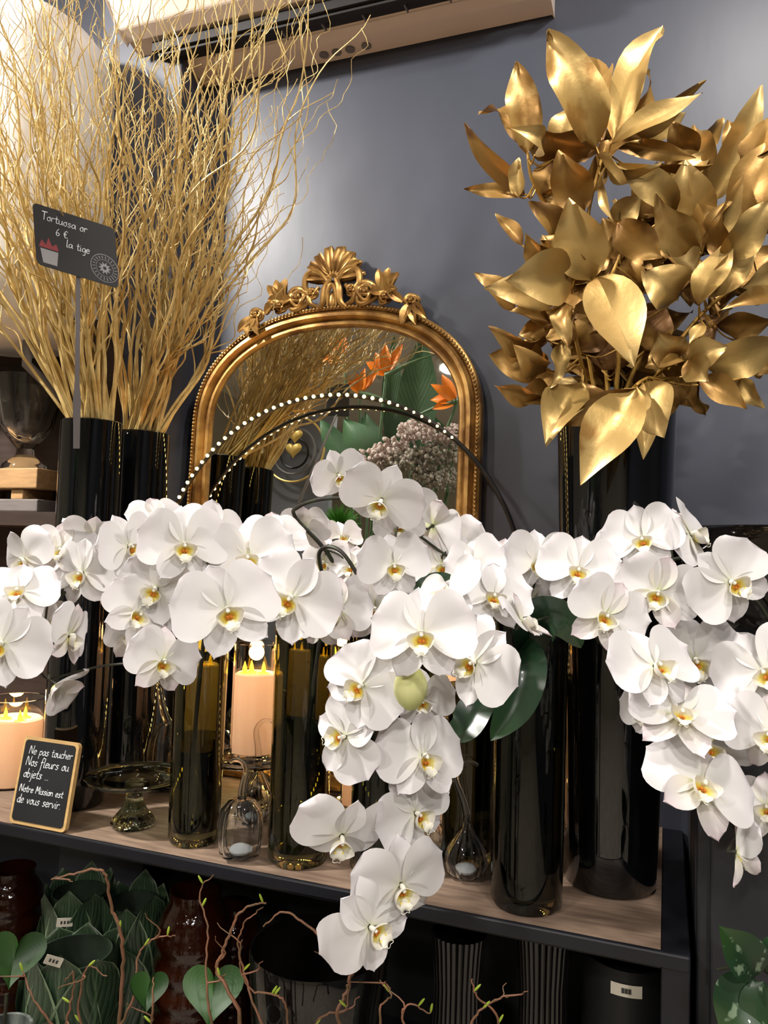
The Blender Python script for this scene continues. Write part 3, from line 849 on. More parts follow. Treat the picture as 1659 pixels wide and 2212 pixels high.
mb.build('seal_emblem', M['chalk_dim'], t, smooth=False)
top = BLc + ex * (cw * .5) + ey * .004 - en * .003
mb = MB()
sx = RT * .0038
A, B = top, sb - UP * .05
for wdt, off in ((1, 0),):
    vs = []
    for p, w in ((A, 1), (A.lerp(B, .6), 1), (A.lerp(B, .72), 1.8), (A.lerp(B, .85), 1.5), (B, 1.4)):
        vs += [p - sx * w - en * .001, p + sx * w - en * .001, p + sx * w + en * .001, p - sx * w + en * .001]
    fs = [(0, 1, 2, 3), (16, 19, 18, 17)]
    for i in range(4):
        for j in range(4): fs.append((4 * i + j, 4 * i + (j + 1) % 4, 4 * i + 4 + (j + 1) % 4, 4 * i + 4 + j))
    mb.add(vs, fs)
mb.build('stick', M['stick'], t, smooth=False)

# ------------------------------------------------------------------ gold magnolia
def leaf_mesh(mb, B, T, W, nrm, bend=.15, fold=.25, wave=.0, seed=0, nu=12, nv=8, tipcurl=0, shape=.85):
    """leaf from base B to tip T, full width W, facing nrm; bend bows it out along the normal, fold lifts both halves"""
    ax = T - B; L = ax.length; ax = ax.normalized()
    nr = (nrm - ax * nrm.dot(ax)).normalized()
    sd = ax.cross(nr)
    R = random.Random(seed); p1, p2 = R.uniform(0, 6.28), R.uniform(0, 6.28)
    def fn(u, v):
        x = (v - .5) * 2
        w = .5 * W * (math.sin(math.pi * min(1, max(0, u)) ** shape) ** .8 if 0 < u < 1 else 0) + .0006
        if u > .62: w *= 1 - .42 * ((u - .62) / .38) ** 1.3
        h = bend * L * math.sin(math.pi * u) * (1 + .6 * math.sin(p2 + 3 * u)) + fold * w * abs(x) ** 1.2 + wave * 1.5 * W * math.sin(2.6 * math.pi * u + p1 + (1.5 if x > 0 else 0)) * x * x
        h += tipcurl * L * max(0, u - .55) ** 2
        return B + ax * (L * u) + sd * (w * x) + nr * h
    mb.grid(fn, nu, nv)
    return fn
def leafspec(bx, by, tx, ty, w, db, dt, rot=0, bend=.1, fold=.3, wave=.06, tipcurl=0):
    B, T = PD(bx, by, db), PD(tx, ty, dt)
    mid = (B + T) / 2
    toc = (C0 - mid).normalized()
    ax = (T - B).normalized()
    toc = (toc - ax * toc.dot(ax)).normalized()
    nr = Matrix.Rotation(R_(rot), 3, ax) @ toc
    return B, T, w * .5 * (db + dt) / F_PX, nr, bend, fold, wave, tipcurl
MAG = [ # base x,y  tip x,y  width px  depth base, tip  rot bend fold wave tipcurl  tone
 # upper left twig
 (1140,330,1113,135,78,1.13,1.12,15,.06,.3,.1,0,0), (1135,420,1003,266,52,1.13,1.1,-35,.05,.3,.05,0,1), (1155,335,1098,275,46,1.1,1.04,40,.25,.5,.1,-.3,0),
 (1120,425,1120,340,40,1.11,1.1,-30,.1,.4,.1,0,0), (1195,345,1170,440,64,1.15,1.16,10,.08,.3,.05,0,1), (1205,350,1242,215,66,1.17,1.18,-20,.06,.3,.1,0,0),
 # top centre twig
 (1288,318,1180,70,112,1.12,1.1,22,.08,.4,.12,0,0), (1300,312,1322,136,54,1.13,1.16,-45,.05,.4,.05,0,1), (1325,305,1437,72,86,1.12,1.15,-38,.08,.5,.10,.35,0),
 (1330,305,1523,172,56,1.12,1.1,40,.08,.4,.05,.1,1), (1320,310,1518,206,52,1.1,1.06,-35,.10,.4,.05,.2,0), (1400,300,1482,243,44,1.16,1.18,10,.05,.2,.05,0,0),
 (1290,335,1418,368,58,1.1,1.05,50,.18,.4,.12,-.4,0), (1405,358,1553,344,34,1.12,1.1,60,.08,.5,.05,.3,1), (1262,455,1205,325,88,1.13,1.1,-12,.06,.3,.1,0,1),
 (1308,362,1326,478,30,1.1,1.08,55,.08,.4,.1,0,0), (1312,485,1388,424,58,1.16,1.15,15,.1,.3,.05,0,0), (1300,330,1255,430,50,1.15,1.17,-30,.1,.4,.05,0,1),
 # upper right twig
 (1505,335,1449,262,64,1.15,1.14,-20,.1,.3,.08,0,1), (1530,440,1640,186,84,1.12,1.1,28,.06,.35,.04,.1,0), (1610,360,1690,250,84,1.1,1.08,-40,.1,.4,.08,.2,1),
 (1512,505,1480,345,98,1.12,1.1,-10,.1,.3,.08,0,0), (1455,455,1325,352,72,1.12,1.07,20,.14,.3,.1,.2,0), (1512,545,1418,415,84,1.08,1.05,-25,.1,.4,.12,0,0),
 (1520,530,1612,368,58,1.1,1.08,40,.05,.4,.06,.1,0), (1590,525,1672,290,92,1.1,1.08,-15,.08,.3,.08,0,1), (1560,560,1665,430,80,1.06,1.02,20,.1,.3,.1,0,0),
 (1500,330,1560,255,40,1.18,1.2,30,.1,.4,.1,0,1), (1450,420,1540,330,60,1.15,1.14,-30,.1,.3,.1,0,0),
 # left middle twig
 (1208,508,1145,434,58,1.12,1.08,25,.12,.5,.1,0,1), (1128,530,1070,461,34,1.14,1.15,30,.06,.4,.05,0,1), (1182,562,1134,504,58,1.1,1.06,-20,.12,.5,.1,0,0),
 (1278,605,1228,428,112,1.05,1.015,-8,.07,.3,.1,0,0), (1242,602,1093,604,118,1.05,1.0,6,.09,.35,.05,0,0), (1205,645,1046,622,82,1.06,1.02,20,.07,.35,.06,.1,0),
 (1112,668,1024,591,56,1.09,1.07,35,.07,.4,.06,.15,1), (1180,735,1056,708,58,1.1,1.06,-40,.12,.5,.1,0,1), (1172,800,1056,765,88,1.12,1.1,10,.1,.3,.08,0,1),
 (1168,860,1068,832,48,1.1,1.08,-35,.1,.4,.08,0,1), (1190,700,1100,672,60,1.09,1.05,45,.1,.5,.1,0,1), (1180,800,1110,745,60,1.09,1.05,-15,.15,.5,.1,0,1),
 (1200,850,1110,870,60,1.12,1.1,20,.1,.4,.1,0,1),
 (1225,655,1226,748,50,1.04,1.02,25,.1,.4,.15,0,0), (1212,738,1188,838,44,1.05,1.04,-35,.12,.4,.15,0,0), (1255,825,1178,958,92,1.06,1.03,18,.12,.5,.12,0,0),
 # front centre
 (1290,600,1370,792,122,1.03,.98,-14,.13,.55,.02,0,0), (1335,482,1432,556,84,1.07,1.05,20,.1,.3,.08,0,1), (1440,470,1502,592,74,1.09,1.08,-15,.1,.3,.1,0,0),
 (1465,645,1390,585,100,1.08,1.06,10,.12,.3,.1,0,0), (1340,560,1300,470,80,1.1,1.09,15,.1,.3,.1,0,1), (1380,640,1340,540,90,1.11,1.1,-20,.1,.3,.1,0,1),
 (1300,800,1335,700,110,1.14,1.13,0,.1,.3,.1,0,1), (1250,760,1290,680,90,1.14,1.13,15,.1,.3,.1,0,1), (1390,760,1440,660,90,1.12,1.1,-15,.1,.3,.1,0,1),
 (1450,772,1420,715,78,1.06,1.03,10,.15,.4,.1,0,0), (1488,778,1573,748,66,1.03,1.0,-10,.12,.3,.05,0,0), (1488,778,1532,824,66,1.03,1.0,12,.12,.3,.05,0,0),
 (1518,702,1490,742,30,1.03,1.01,20,.1,.3,.05,0,0), (1470,760,1395,790,70,1.06,1.04,20,.12,.4,.1,0,1),
 # drooping front leaves
 (1375,838,1254,1048,116,1.02,.99,10,.07,.3,.03,0,0), (1376,838,1391,992,58,1.03,1.01,-25,.08,.5,.05,0,0), (1388,828,1432,945,118,1.04,1.0,12,.12,.3,.04,0,0),
 (1508,818,1612,884,58,1.05,1.03,-20,.1,.4,.08,0,1), (1520,790,1700,738,84,1.06,1.04,15,.1,.3,.06,0,0), (1600,818,1652,882,42,1.04,1.02,25,.12,.4,.1,.2,0),
 (1560,780,1605,838,50,1.07,1.05,-10,.1,.4,.1,0,1), (1430,800,1500,880,80,1.09,1.08,-10,.1,.4,.08,0,1),
 # right
 (1700,628,1558,670,42,1.03,1.0,20,.08,.4,.06,0,0), (1690,575,1598,622,58,1.05,1.03,-15,.1,.3,.08,0,0), (1520,642,1640,520,66,1.08,1.06,10,.08,.3,.08,0,0),
 (1510,662,1590,508,70,1.07,1.05,-30,.08,.3,.08,0,0), (1545,700,1680,690,60,1.07,1.05,30,.1,.4,.1,0,1), (1560,620,1690,540,80,1.1,1.09,-20,.1,.3,.1,0,1),
 (1600,740,1700,800,80,1.08,1.06,10,.1,.3,.1,0,1), (1480,560,1420,480,70,1.13,1.12,10,.1,.3,.1,0,1), (1620,480,1700,400,80,1.1,1.08,10,.1,.3,.1,0,0),
]
TW = [ # magnolia branches: stem pixels (x, y, depth) and the rows of MAG they carry
 ('gold magnolia branch leaning left with narrow upright leaves at its tip', [(1290,1000,1.15),(1285,850,1.15),(1240,620,1.16),(1195,470,1.16),(1150,390,1.14),(1140,330,1.13)], range(0, 6)),
 ('tallest gold magnolia branch with broad leaves reaching toward the air conditioner', [(1310,1000,1.15),(1310,800,1.15),(1285,600,1.14),(1270,480,1.13),(1290,380,1.12),(1310,310,1.12)], range(6, 18)),
 ('gold magnolia branch leaning to the upper right picture corner', [(1330,1000,1.15),(1350,850,1.14),(1430,680,1.12),(1510,540,1.11),(1540,440,1.12),(1600,370,1.12)], range(18, 29)),
 ('gold magnolia branch spreading low to the left over the mirror frame', [(1280,1000,1.15),(1270,860,1.13),(1250,760,1.11),(1225,650,1.09),(1210,560,1.11)], range(29, 45)),
 ('gold magnolia branch in front with one big bright folded leaf', [(1320,1000,1.15),(1330,860,1.12),(1335,740,1.1),(1310,640,1.08),(1340,540,1.1),(1330,480,1.1)], list(range(45, 54))),
 ('gold magnolia branch with rounded petal-like leaves, right of the big folded leaf', [(1330,1000,1.15),(1365,880,1.1),(1430,800,1.07),(1480,775,1.04)], range(54, 59)),
 ('gold magnolia branch drooping over the black vase rim with long leaves', [(1335,1000,1.15),(1345,880,1.1),(1372,835,1.03),(1400,815,1.05)], range(59, 67)),
 ('gold magnolia branch reaching out past the right picture edge', [(1345,1000,1.15),(1400,850,1.12),(1480,720,1.1),(1560,640,1.09),(1640,600,1.08)], range(67, len(MAG))),
]
TWX = []
_R = random.Random(21)
for lab, st, rows in TW:
    rows = list(rows); extra = []
    for r in rows:
        q = MAG[r]
        if q[4] < 50: continue
        da = _R.choice((-1, 1)) * _R.uniform(28, 60); L = math.hypot(q[2] - q[0], q[3] - q[1]) * _R.uniform(.6, .85)
        an = math.atan2(q[3] - q[1], q[2] - q[0]) + R_(da)
        MAG.append((q[0], q[1], q[0] + L * math.cos(an), q[1] + L * math.sin(an), q[4] * _R.uniform(.6, .85), q[5] + .025, q[6] + .05 + _R.uniform(0, .04), _R.uniform(-55, 55), .12, .45, .14, _R.uniform(-.2, .2), 1))
        extra.append(len(MAG) - 1)
    TWX.append((lab, st, rows + extra))
TW = TWX
for lab, st, rows in TW:
    S = [PD(x, y, d) for x, y, d in st]
    # foot of the stem stands inside the vase
    foot = V((vR.x + (S[0].x - vR.x) * .3, vR.y, ZS + hR * .35))
    S[0] = V((vR.x + max(-.05, min(.05, S[0].x - vR.x)), vR.y + max(-.05, min(.05, S[0].y - vR.y)), min(S[0].z, ZS + hR)))
    P = catmull([foot] + S, 8)
    t = thing('magnolia_branch', foot, lab, 'branch', 'gold magnolia branches in the tapered vase')
    MB().tube(P, [.0042 - .0022 * i / len(P) for i in range(len(P))], 7).build('stem', M['gold_stem'], t)
    mb = MB()
    for r in rows:
        q = MAG[r]
        B, T, w, nr, bend, fold, wave, tc = leafspec(*q[:12])
        m1 = MB()
        leaf_mesh(m1, B, T, w, nr, bend, fold, wave, r, tipcurl=tc)
        lf = m1.build('leaf', M['gold_leaf2'] if q[12] else M['gold_leaf'], t)
        # leaf stalk to the nearest point of the stem
        near = min(P[8:], key=lambda p: (p - B).length)
        mid = (near + B) / 2 - UP * .01
        m2 = MB(); m2.tube(catmull([near, mid, B], 5), .0013, 5)
        so = m2.build('leaf_stalk', M['gold_stem'], origin=foot); so.location = (0, 0, 0); so.parent = lf
# small filler leaves deep inside the bouquet
tf = thing('magnolia_branch', vR + V((0, 0, hR * .4)), 'short gold magnolia branch deep in the middle of the bouquet', 'branch', 'gold magnolia branches in the tapered vase')
P = catmull([vR + V((0, 0, hR * .4)), vR + V((0, 0, hR)), PD(1340, 700, 1.17), PD(1370, 560, 1.17), PD(1390, 470, 1.17)], 8)
MB().tube(P, .003, 7).build('stem', M['gold_stem'], tf)
for k in range(46):
    R = random.Random(500 + k)
    p = P[8 + int(R.random() * (len(P) - 9))]
    a = R.uniform(0, 6.283); L = R.uniform(.09, .15)
    d = (RT * math.cos(a) * 1.1 + UP * (math.sin(a) * .8 + .12) + FW * R.uniform(-.25, .3)).normalized()
    nr = (-FW + RT * R.uniform(-.6, .6) + UP * R.uniform(-.6, .6)).normalized()
    m1 = MB(); leaf_mesh(m1, p, p + d * L, R.uniform(.038, .058), nr, .1, .3, .1, k)
    m1.build('leaf', M['gold_leaf2'] if k % 3 else M['gold_leaf'], tf)

# ------------------------------------------------------------------ GLASSWARE
def cyl_vase(c, r0, r1, h, label, m='greenglass', water=.5, group='green glass cylinder vases'):
    t = thing('glass_vase', c, label, 'vase', group)
    w = .0028
    pr = [(.0005, .0006), (r0 * .9, .0006), (r0, .008)]
    for k in range(1, 9): pr.append((r0 + (r1 - r0) * k / 8, .008 + (h - .008) * k / 8))
    pr += [(r1 - w * .5, h + .0015), (r1 - w, h)]
    for k in range(7, 0, -1): pr.append((r0 + (r1 - r0) * k / 8 - w, .008 + (h - .008) * k / 8))
    pr += [(r0 - w - .002, .022), (.0005, .018)]
    MB().lathe(c, pr, 48).build('glass_body', M[m], t)
    if water:
        hw = h * water
        rr = lambda z: r0 + (r1 - r0) * z / h - w - .0006
        MB().lathe(c, [(.0005, .0195), (rr(.03) - .003, .0235), (rr(.04), .04), (rr(hw), hw), (.0005, hw)], 48).build('water', M['water'], t)
    return t
vA = PZ(418, 1815, ZS); vB = PZ(642, 1856, ZS); vC = PZ(1136, 1950, ZS); vD = PZ(812, 1878, ZS); vE = PZ(1008, 1860, ZS); vF = PZ(735, 1800, ZS)
cyl_vase(vA, .041, .044, .40, 'slim olive glass cylinder vase beside the glass cake stand', water=.42)
cyl_vase(vB, .046, .047, .40, 'olive glass cylinder vase with water right of the lit candle', water=.50)
cyl_vase(vC, .049, .051, .40, 'dark green glass cylinder vase at the right front of shelf', 'darkglass', .55)
cyl_vase(vD, .040, .041, .36, 'dark olive glass cylinder vase behind the hanging centre orchids', 'darkglass', .45)
cyl_vase(vE, .040, .041, .27, 'short smoked glass cylinder vase behind the swan-necked glass pumpkin', 'darkglass', 0)

def curl(c, d, side, L, r, n=26):
    """curled stalk: rises along d, then coils towards side"""
    P = []; p = V(c); ang = 0
    for k in range(n):
        s = k / n
        P.append(p.copy())
        ang = -.35 * math.sin(s * 3.1) + 4.6 * max(0, s - .42) ** 1.25 / .5 ** .25
        dirn = (V(d) * math.cos(ang) + V(side) * math.sin(ang)).normalized()
        p = p + dirn * (L / n)
    return P, [r * (1 - .62 * k / n) for k in range(n)]
def pumpkin(c, R, H, label, side, stalk=.07, ribs=8, lean=.1, neck=False, fill=True):
    t = thing('glass_pumpkin', c, label, 'glass pumpkin', 'clear glass pumpkins')
    if not neck:
        out = [(.0005, .010), (R * .5, .0008), (R * .88, H * .08), (R, H * .3), (R, H * .6), (R * .9, H * .8), (R * .6, H * .95), (R * .3, H), (R * .16, H * .985)]
    else:
        out = [(.0005, .008), (R * .5, .0008), (R * .88, H * .10), (R, H * .26), (R * .86, H * .48), (R * .5, H * .70), (R * .25, H * .86), (R * .16, H)]
    inn = [(max(.0005, r - .0022), z + (.0022 if z < H * .3 else -.0012)) for r, z in out]
    pr = out + inn[::-1]
    MB().lathe(c, pr, 64, rib=lambda a, i: 1 - .17 * (1 - abs(math.cos(ribs * a / 2))) if 1 <= i <= len(pr) - 2 else 1).build('body', M['glass'], t)
    top = V(c) + V((0, 0, H * .99))
    P, r = curl(top - V((0, 0, .004)), V(side) * lean + V((0, 0, 1)), side, stalk * 1.7, R * .2)
    MB().tube(P, r, 10).build('stalk', M['glass'], t)
    if fill:
        MB().ball(V(c) + V((0, 0, .012)), (R * .5, R * .5, .008), n=12, m=6).build('base_pad', M['chalk'], t)
    return t
pumpkin(PZ(518, 1852, ZS), .036, .090, 'clear ribbed glass pumpkin at shelf edge between two olive vases', RT * -1, .05, ribs=7)
pumpkin(PZ(552, 1775, ZS), .034, .105, 'clear glass gourd with curled stalk behind the front glass pumpkin', RT, .06, neck=True)
pumpkin(PZ(1006, 1895, ZS), .034, .085, 'clear swan-necked glass pumpkin left of the dark green vase', RT, .07, neck=True, lean=-.1)
pumpkin(PZ(930, 1850, ZS), .034, .075, 'clear glass pumpkin with long stalk behind the hanging orchid tip', RT * -1, .09, neck=True, lean=.9)
pumpkin(PZ(700, 1815, ZS), .03, .08, 'clear glass pumpkin half hidden right of the middle olive vase', RT, .05, neck=True)

# cake stands
def cake_stand(c, R, H, label, m='cakeglass'):
    t = thing('cake_stand', c, label, 'cake stand', 'pressed glass cake stands')
    pr = [(.0005, .006), (R * .40, .0006), (R * .44, .006), (R * .40, .014), (R * .26, H * .35), (R * .18, H * .55), (R * .17, H * .72), (R * .24, H * .86), (R * .6, H * .92), (R * .96, H * 1.0), (R, H * 1.08), (R * .985, H * 1.1), (R * .94, H * 1.05), (R * .6, H * .985), (.0005, H * .97)]
    MB().lathe(c, pr, 64, rib=lambda a, i: 1 + (.03 * math.cos(20 * a) if 2 <= i <= 5 else (.012 * math.cos(28 * a) if 9 <= i <= 12 else 0))).build('stand', M[m], t)
    return t
ck = PZ(287, 1783, ZS)
cake_stand(ck, .083, .078, 'green pressed-glass cake stand between the chalkboard and slim vase')
kz = PY(540, 1640, 1.24).z
c2 = PY(545, 1640, 1.245); c2.z = ZS
cake_stand(c2, .085, kz - ZS, 'glass cake stand carrying the lit pillar candle', 'glass')
# glass pumpkin at the back on the rear cake stand
ck3 = PZ(345, 1712, ZS)
pumpkin(V((ck3.x, ck3.y + .02, ZS)), .042, .13, 'clear glass pumpkin with leafy stalk behind the cake stand', RT * -1, .09, neck=False, lean=.5)
# candles
def candle(c, r, hw, hg, label, flames):
    t = thing('pillar_candle', c, label, 'candle', 'glowing pillar candles in glass')
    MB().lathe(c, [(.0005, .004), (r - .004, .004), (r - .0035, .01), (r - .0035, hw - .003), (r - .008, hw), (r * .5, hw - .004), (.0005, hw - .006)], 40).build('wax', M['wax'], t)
    MB().lathe(c, [(.0005, 0), (r, 0), (r + .0005, .004), (r + .0005, hg), (r - .001, hg + .001), (r - .0022, hg), (r - .0022, .0032), (.0005, .003)], 48).build('glass', M['glass'], t)
    for k, (a, q) in enumerate(flames):
        b = V(c) + V((q * math.cos(a), q * math.sin(a), hw - .004))
        MB().lathe(b, [(.0005, 0), (.0035, .004), (.0042, .008), (.003, .014), (.0012, .020), (.0003, .023)], 12).build('flame', M['flame'], t)
        MB().lathe(b, [(.0005, .0015), (.011, .0015), (.009, .003), (.0005, .0032)], 12).build('melt_pool', M['flame'], t)
    d = bpy.data.lights.new('candle_glow', 'POINT'); d.energy = 1.3; d.color = (1, .52, .2); d.shadow_soft_size = .015
    o = bpy.data.objects.new('candle_glow', d); COL.objects.link(o); o.location = V(c) + V((0, -r - .02, hw + .03)); o.location = V(c) + V((0, 0, hw + .035))
cc = V((c2.x, c2.y, ZS + (kz - ZS) * 1.10 + .001))
hw = PY(540, 1450, cc.y).z - cc.z; hg = PY(540, 1388, cc.y).z - cc.z
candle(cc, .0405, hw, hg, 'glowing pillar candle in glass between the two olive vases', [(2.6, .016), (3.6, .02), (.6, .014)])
q = PY(24, 1700, 1.20)
c3 = V((q.x, 1.20, ZS + .0006))
hw = PY(28, 1548, c3.y).z - c3.z; hg = PY(28, 1506, c3.y).z - c3.z
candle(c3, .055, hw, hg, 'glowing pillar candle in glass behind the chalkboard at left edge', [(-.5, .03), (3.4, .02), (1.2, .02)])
c4 = PY(432, 1640, 1.245); c4.z = ZS
cake_stand(c4, .055, kz - ZS, 'small glass cake stand behind the slim olive vase', 'glass')
cc = V((c4.x, c4.y, ZS + (kz - ZS) * 1.10 + .001))
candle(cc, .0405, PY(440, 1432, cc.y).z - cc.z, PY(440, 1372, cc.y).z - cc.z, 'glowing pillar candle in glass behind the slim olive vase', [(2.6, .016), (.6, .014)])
q = PZ(742, 1760, ZS)
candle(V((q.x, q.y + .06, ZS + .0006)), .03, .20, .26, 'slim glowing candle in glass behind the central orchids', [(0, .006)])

q = PY(1000, 1500, 1.33)
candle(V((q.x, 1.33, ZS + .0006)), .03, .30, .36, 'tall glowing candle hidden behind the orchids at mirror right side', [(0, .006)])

# ------------------------------------------------------------------ ORCHIDS
# flower parts in a unit frame: x right, y up, z towards the viewer; flower 1 wide
def petal_fn(L, H, peak, tipp, bend, cup, ripple, seed, base=.02):
    R = random.Random(seed); p = [R.uniform(0, 6.28) for _ in range(3)]
    def fn(u, v):
        x = (v - .5) * 2
        if u < peak: w = (math.sin(.5 * math.pi * (u / peak)) ** .72)
        else: w = max(0, 1 - ((u - peak) / (1 - peak)) ** tipp) ** (1 / tipp)
        w = H * w + .006
        # rounded sides: pull edge rows back along the length
        xx = base + L * u - .05 * L * x * x * u
        z = -bend * u * u * L + cup * w * x * x - .05 * (1 - abs(x)) ** 3 * math.sin(math.pi * min(1, u * 1.1)) * .5
        z += ripple * math.sin(5 * u + 2.2 * x + p[0]) * u * u + ripple * .7 * math.sin(3.5 * x + p[1]) * u
        return xx, w * x, z
    return fn
def mk_mesh(name, fns, mats, nu=11, nv=10, rotz=None):
    mb = MB()
    mb.grid(lambda u, v: fns(u, v), nu, nv)
    o = mb.build(name, mats); me = o.data
    bpy.data.objects.remove(o); return me
PET, SEP, SEPB = [], [], []
for k, (bend, cup, rip) in enumerate([(.10, .10, .018), (-.06, .16, .02), (.26, .02, .022), (.02, -.10, .026)]):
    f = petal_fn(.50, .315, .57, 2.4, bend, cup, rip, 40 + k)
    PET.append(mk_mesh('petal', f, M['petal']))
for k, (bend, cup) in enumerate([(.12, .25), (.30, .2), (-.05, .3)]):
    f = petal_fn(.43, .145, .50, 1.8, bend, cup, .012, 60 + k)
    SEP.append(mk_mesh('sepal', f, M['petal'], 9, 6)); SEPB.append(mk_mesh('sepal', f, M['petal_pink'], 9, 6))
def lip_mesh():
    mb = MB()
    # cup of the lip: orange throat, yellow ring, white wings at both sides
    def cup(u, v):
        th = 2 * math.pi * v; ph = u * 1.55
        c, sn = math.cos(th), math.sin(th)
        R = .088 * (1 + .22 * abs(c) ** 3 - .18 * max(0, sn) + .05 * math.sin(5 * th))
        return (R * 1.05 * math.sin(ph) * c, -.066 + R * math.sin(ph) * sn, .012 + R * 1.05 * (1 - math.cos(ph)) * (1 + .25 * abs(c)))
    mb.grid(cup, 8, 20, 0)
    # mid lobe: tongue pointing out and down
    def fm(u, v):
        x = (v - .5) * 2
        w = .026 + .034 * math.sin(math.pi * min(1, u * .95)) ** 1.5
        return (w * x, -.10 - .085 * u, .055 + .05 * math.sin(u * 2.3) + .018 * x * x)
    mb.grid(fm, 8, 6, 1)
    for sg in (-1, 1):
        mb.ball((sg * .034, -.125, .085), (.012, .020, .008), 2, 6, 5)
    mb.ball((-.013, -.066, .052), (.014, .016, .012), 3, 6, 5); mb.ball((.013, -.070, .052), (.013, .015, .012), 3, 6, 5)
    for sg in (-1, 1):
        P = [(sg * .010 + sg * .026 * math.sin(a), -.182 - .018 * math.sin(a * .9), .085 + .035 * (1 - math.cos(a)) * .6) for a in np.linspace(0, 3.6, 10)]
        mb.tube(P, [.0045 * (1 - .6 * i / 10) for i in range(10)], 5, 1)
    o = mb.build('lip', [M['lip_cup'], M['lip_white'], M['lip_yellow'], M['lip_orange']])
    me = o.data; bpy.data.objects.remove(o); return me
LIP = lip_mesh()
def col_mesh():
    mb = MB()
    mb.ball((0, .004, .045), (.026, .030, .052), 0, 10, 8)
    mb.ball((0, -.016, .085), (.021, .018, .016), 0, 8, 6)
    mb.tube([(0, 0, .0), (0, -.004, -.05), (0, -.02, -.12)], [.028, .018, .011], 8, 1)
    o = mb.build('flower', [M['lip_white'], M['stem']]); me = o.data; bpy.data.objects.remove(o); return me
FLC = col_mesh()
def bud_mesh():
    mb = MB()
    for k in range(3):
        a0 = 2 * math.pi * k / 3
        def fn(u, v, a0=a0):
            a = a0 + (v - .5) * 2.5
            r = .52 * math.sin(math.pi * (.05 + .93 * u) ** .95) ** .6 * (1 + .04 * math.cos((v - .5) * 6))
            return (r * math.cos(a), r * math.sin(a), (u - .5) * 1.5)
        mb.grid(fn, 10, 8)
    o = mb.build('bud', M['bud']); me = o.data; bpy.data.objects.remove(o); return me
BUD = bud_mesh()

def child(name, me, parent, mtx):
    o = bpy.data.objects.new(name, me); COL.objects.link(o); o.parent = parent; o.matrix_basis = mtx
    return o
def RotZ(d): return Matrix.Rotation(R_(d), 4, 'Z')
def face_frame(p, yaw, pitch, roll):
    n0 = (C0 - p).normalized()
    r0 = (RT - n0 * RT.dot(n0)).normalized(); u0 = n0.cross(r0)
    n = (n0 * math.cos(R_(yaw)) + r0 * math.sin(R_(yaw))) * math.cos(R_(pitch)) + u0 * math.sin(R_(pitch))
    n.normalize()
    u = (u0 - n * u0.dot(n))
    if u.length < .05: u = -n0 if pitch > 0 else n0; u = u - n * u.dot(n)
    u.normalize(); r = u.cross(n)
    c, s = math.cos(R_(roll)), math.sin(R_(roll))
    r2 = r * c + u * s; u2 = u * c - r * s
    return r2, u2, n
def flower(spray, px, py, W, d, yaw, pitch, roll, k, var=None, blush=False, op=0):
    p = PD(px, py, d); S = 1.05 * W * d / F_PX
    r, u, n = face_frame(p, yaw, pitch, roll)
    m = Matrix(((r.x * S, u.x * S, n.x * S, p.x), (r.y * S, u.y * S, n.y * S, p.y), (r.z * S, u.z * S, n.z * S, p.z), (0, 0, 0, 1)))
    L = Matrix.Translation(-V(spray['_o']))
    f = child('flower', FLC, spray, L @ m)
    R = random.Random(900 + k)
    v = R.randrange(4) if var is None else var
    S_ = SEPB if blush or R.random() < .2 else SEP
    b = R.randrange(3)
    # open/closed amount: op > 0 folds everything forward
    def tilt(a): return Matrix.Rotation(R_(a), 4, 'Y')
    fo = -op
    child('sepal', S_[b], f, Matrix.Translation((0, 0, -.012)) @ RotZ(90 + R.uniform(-5, 5)) @ tilt(fo + R.uniform(-6, 6)))
    child('sepal', S_[(b + 1) % 3], f, Matrix.Translation((0, 0, -.014)) @ RotZ(-128 + R.uniform(-7, 7)) @ tilt(fo + R.uniform(-6, 6)))
    child('sepal', S_[b], f, Matrix.Translation((0, 0, -.014)) @ RotZ(-52 + R.uniform(-7, 7)) @ tilt(fo + R.uniform(-6, 6)))
    child('petal', PET[v], f, RotZ(19 + R.uniform(-5, 5)) @ tilt(fo + R.uniform(-6, 8)))
    child('petal', PET[v], f, Matrix.Scale(-1, 4, (1, 0, 0)) @ RotZ(19 + R.uniform(-5, 5)) @ tilt(fo + R.uniform(-6, 8)))
    child('lip', LIP, f, Matrix.Translation((0, .01, 0)) @ Matrix.Scale(1.12, 4))
    back = p - n * (S * .12) - u * (.02 * S)
    return back
def spray(label, stem_px, base, flowers, buds=()):
    t = thing('orchid_spray', base, label, 'orchid', 'white orchid sprays in the vases')
    P = catmull([V(base)] + [PD(x, y, d) for x, y, d in stem_px], 9)
    mb = MB(); n = len(P)
    mb.tube(P, [.0036 - .0018 * i / n for i in range(n)], 8)
    for fl in flowers:
        k = fl[0]; kw = fl[8] if len(fl) > 8 else {}
        bk = flower(t, *fl[1:8], k, **kw)
        cand = P[len(P) // 4:]
        near = min(cand, key=lambda q: (q - bk).length)
        mid = (near + bk) / 2 + UP * .006
        mb.tube(catmull([near, mid, bk], 6), .0016, 6)
    mb.build('stem', M['stem'], t)
    for (x, y, w, d, yaw, pitch, roll) in buds:
        p = PD(x, y, d); S = w * d / F_PX; r, u, nn = face_frame(p, yaw, pitch, roll)
        m = Matrix(((r.x * S, -nn.x * S, u.x * S * .95, p.x), (r.y * S, -nn.y * S, u.y * S * .95, p.y), (r.z * S, -nn.z * S, u.z * S * .95, p.z), (0, 0, 0, 1)))
        child('bud', BUD, t, Matrix.Translation(-V(t['_o'])) @ m)
    return t
def vb(v, dx=0, dy=0): return V((v.x + dx, v.y + dy, ZS + .025))
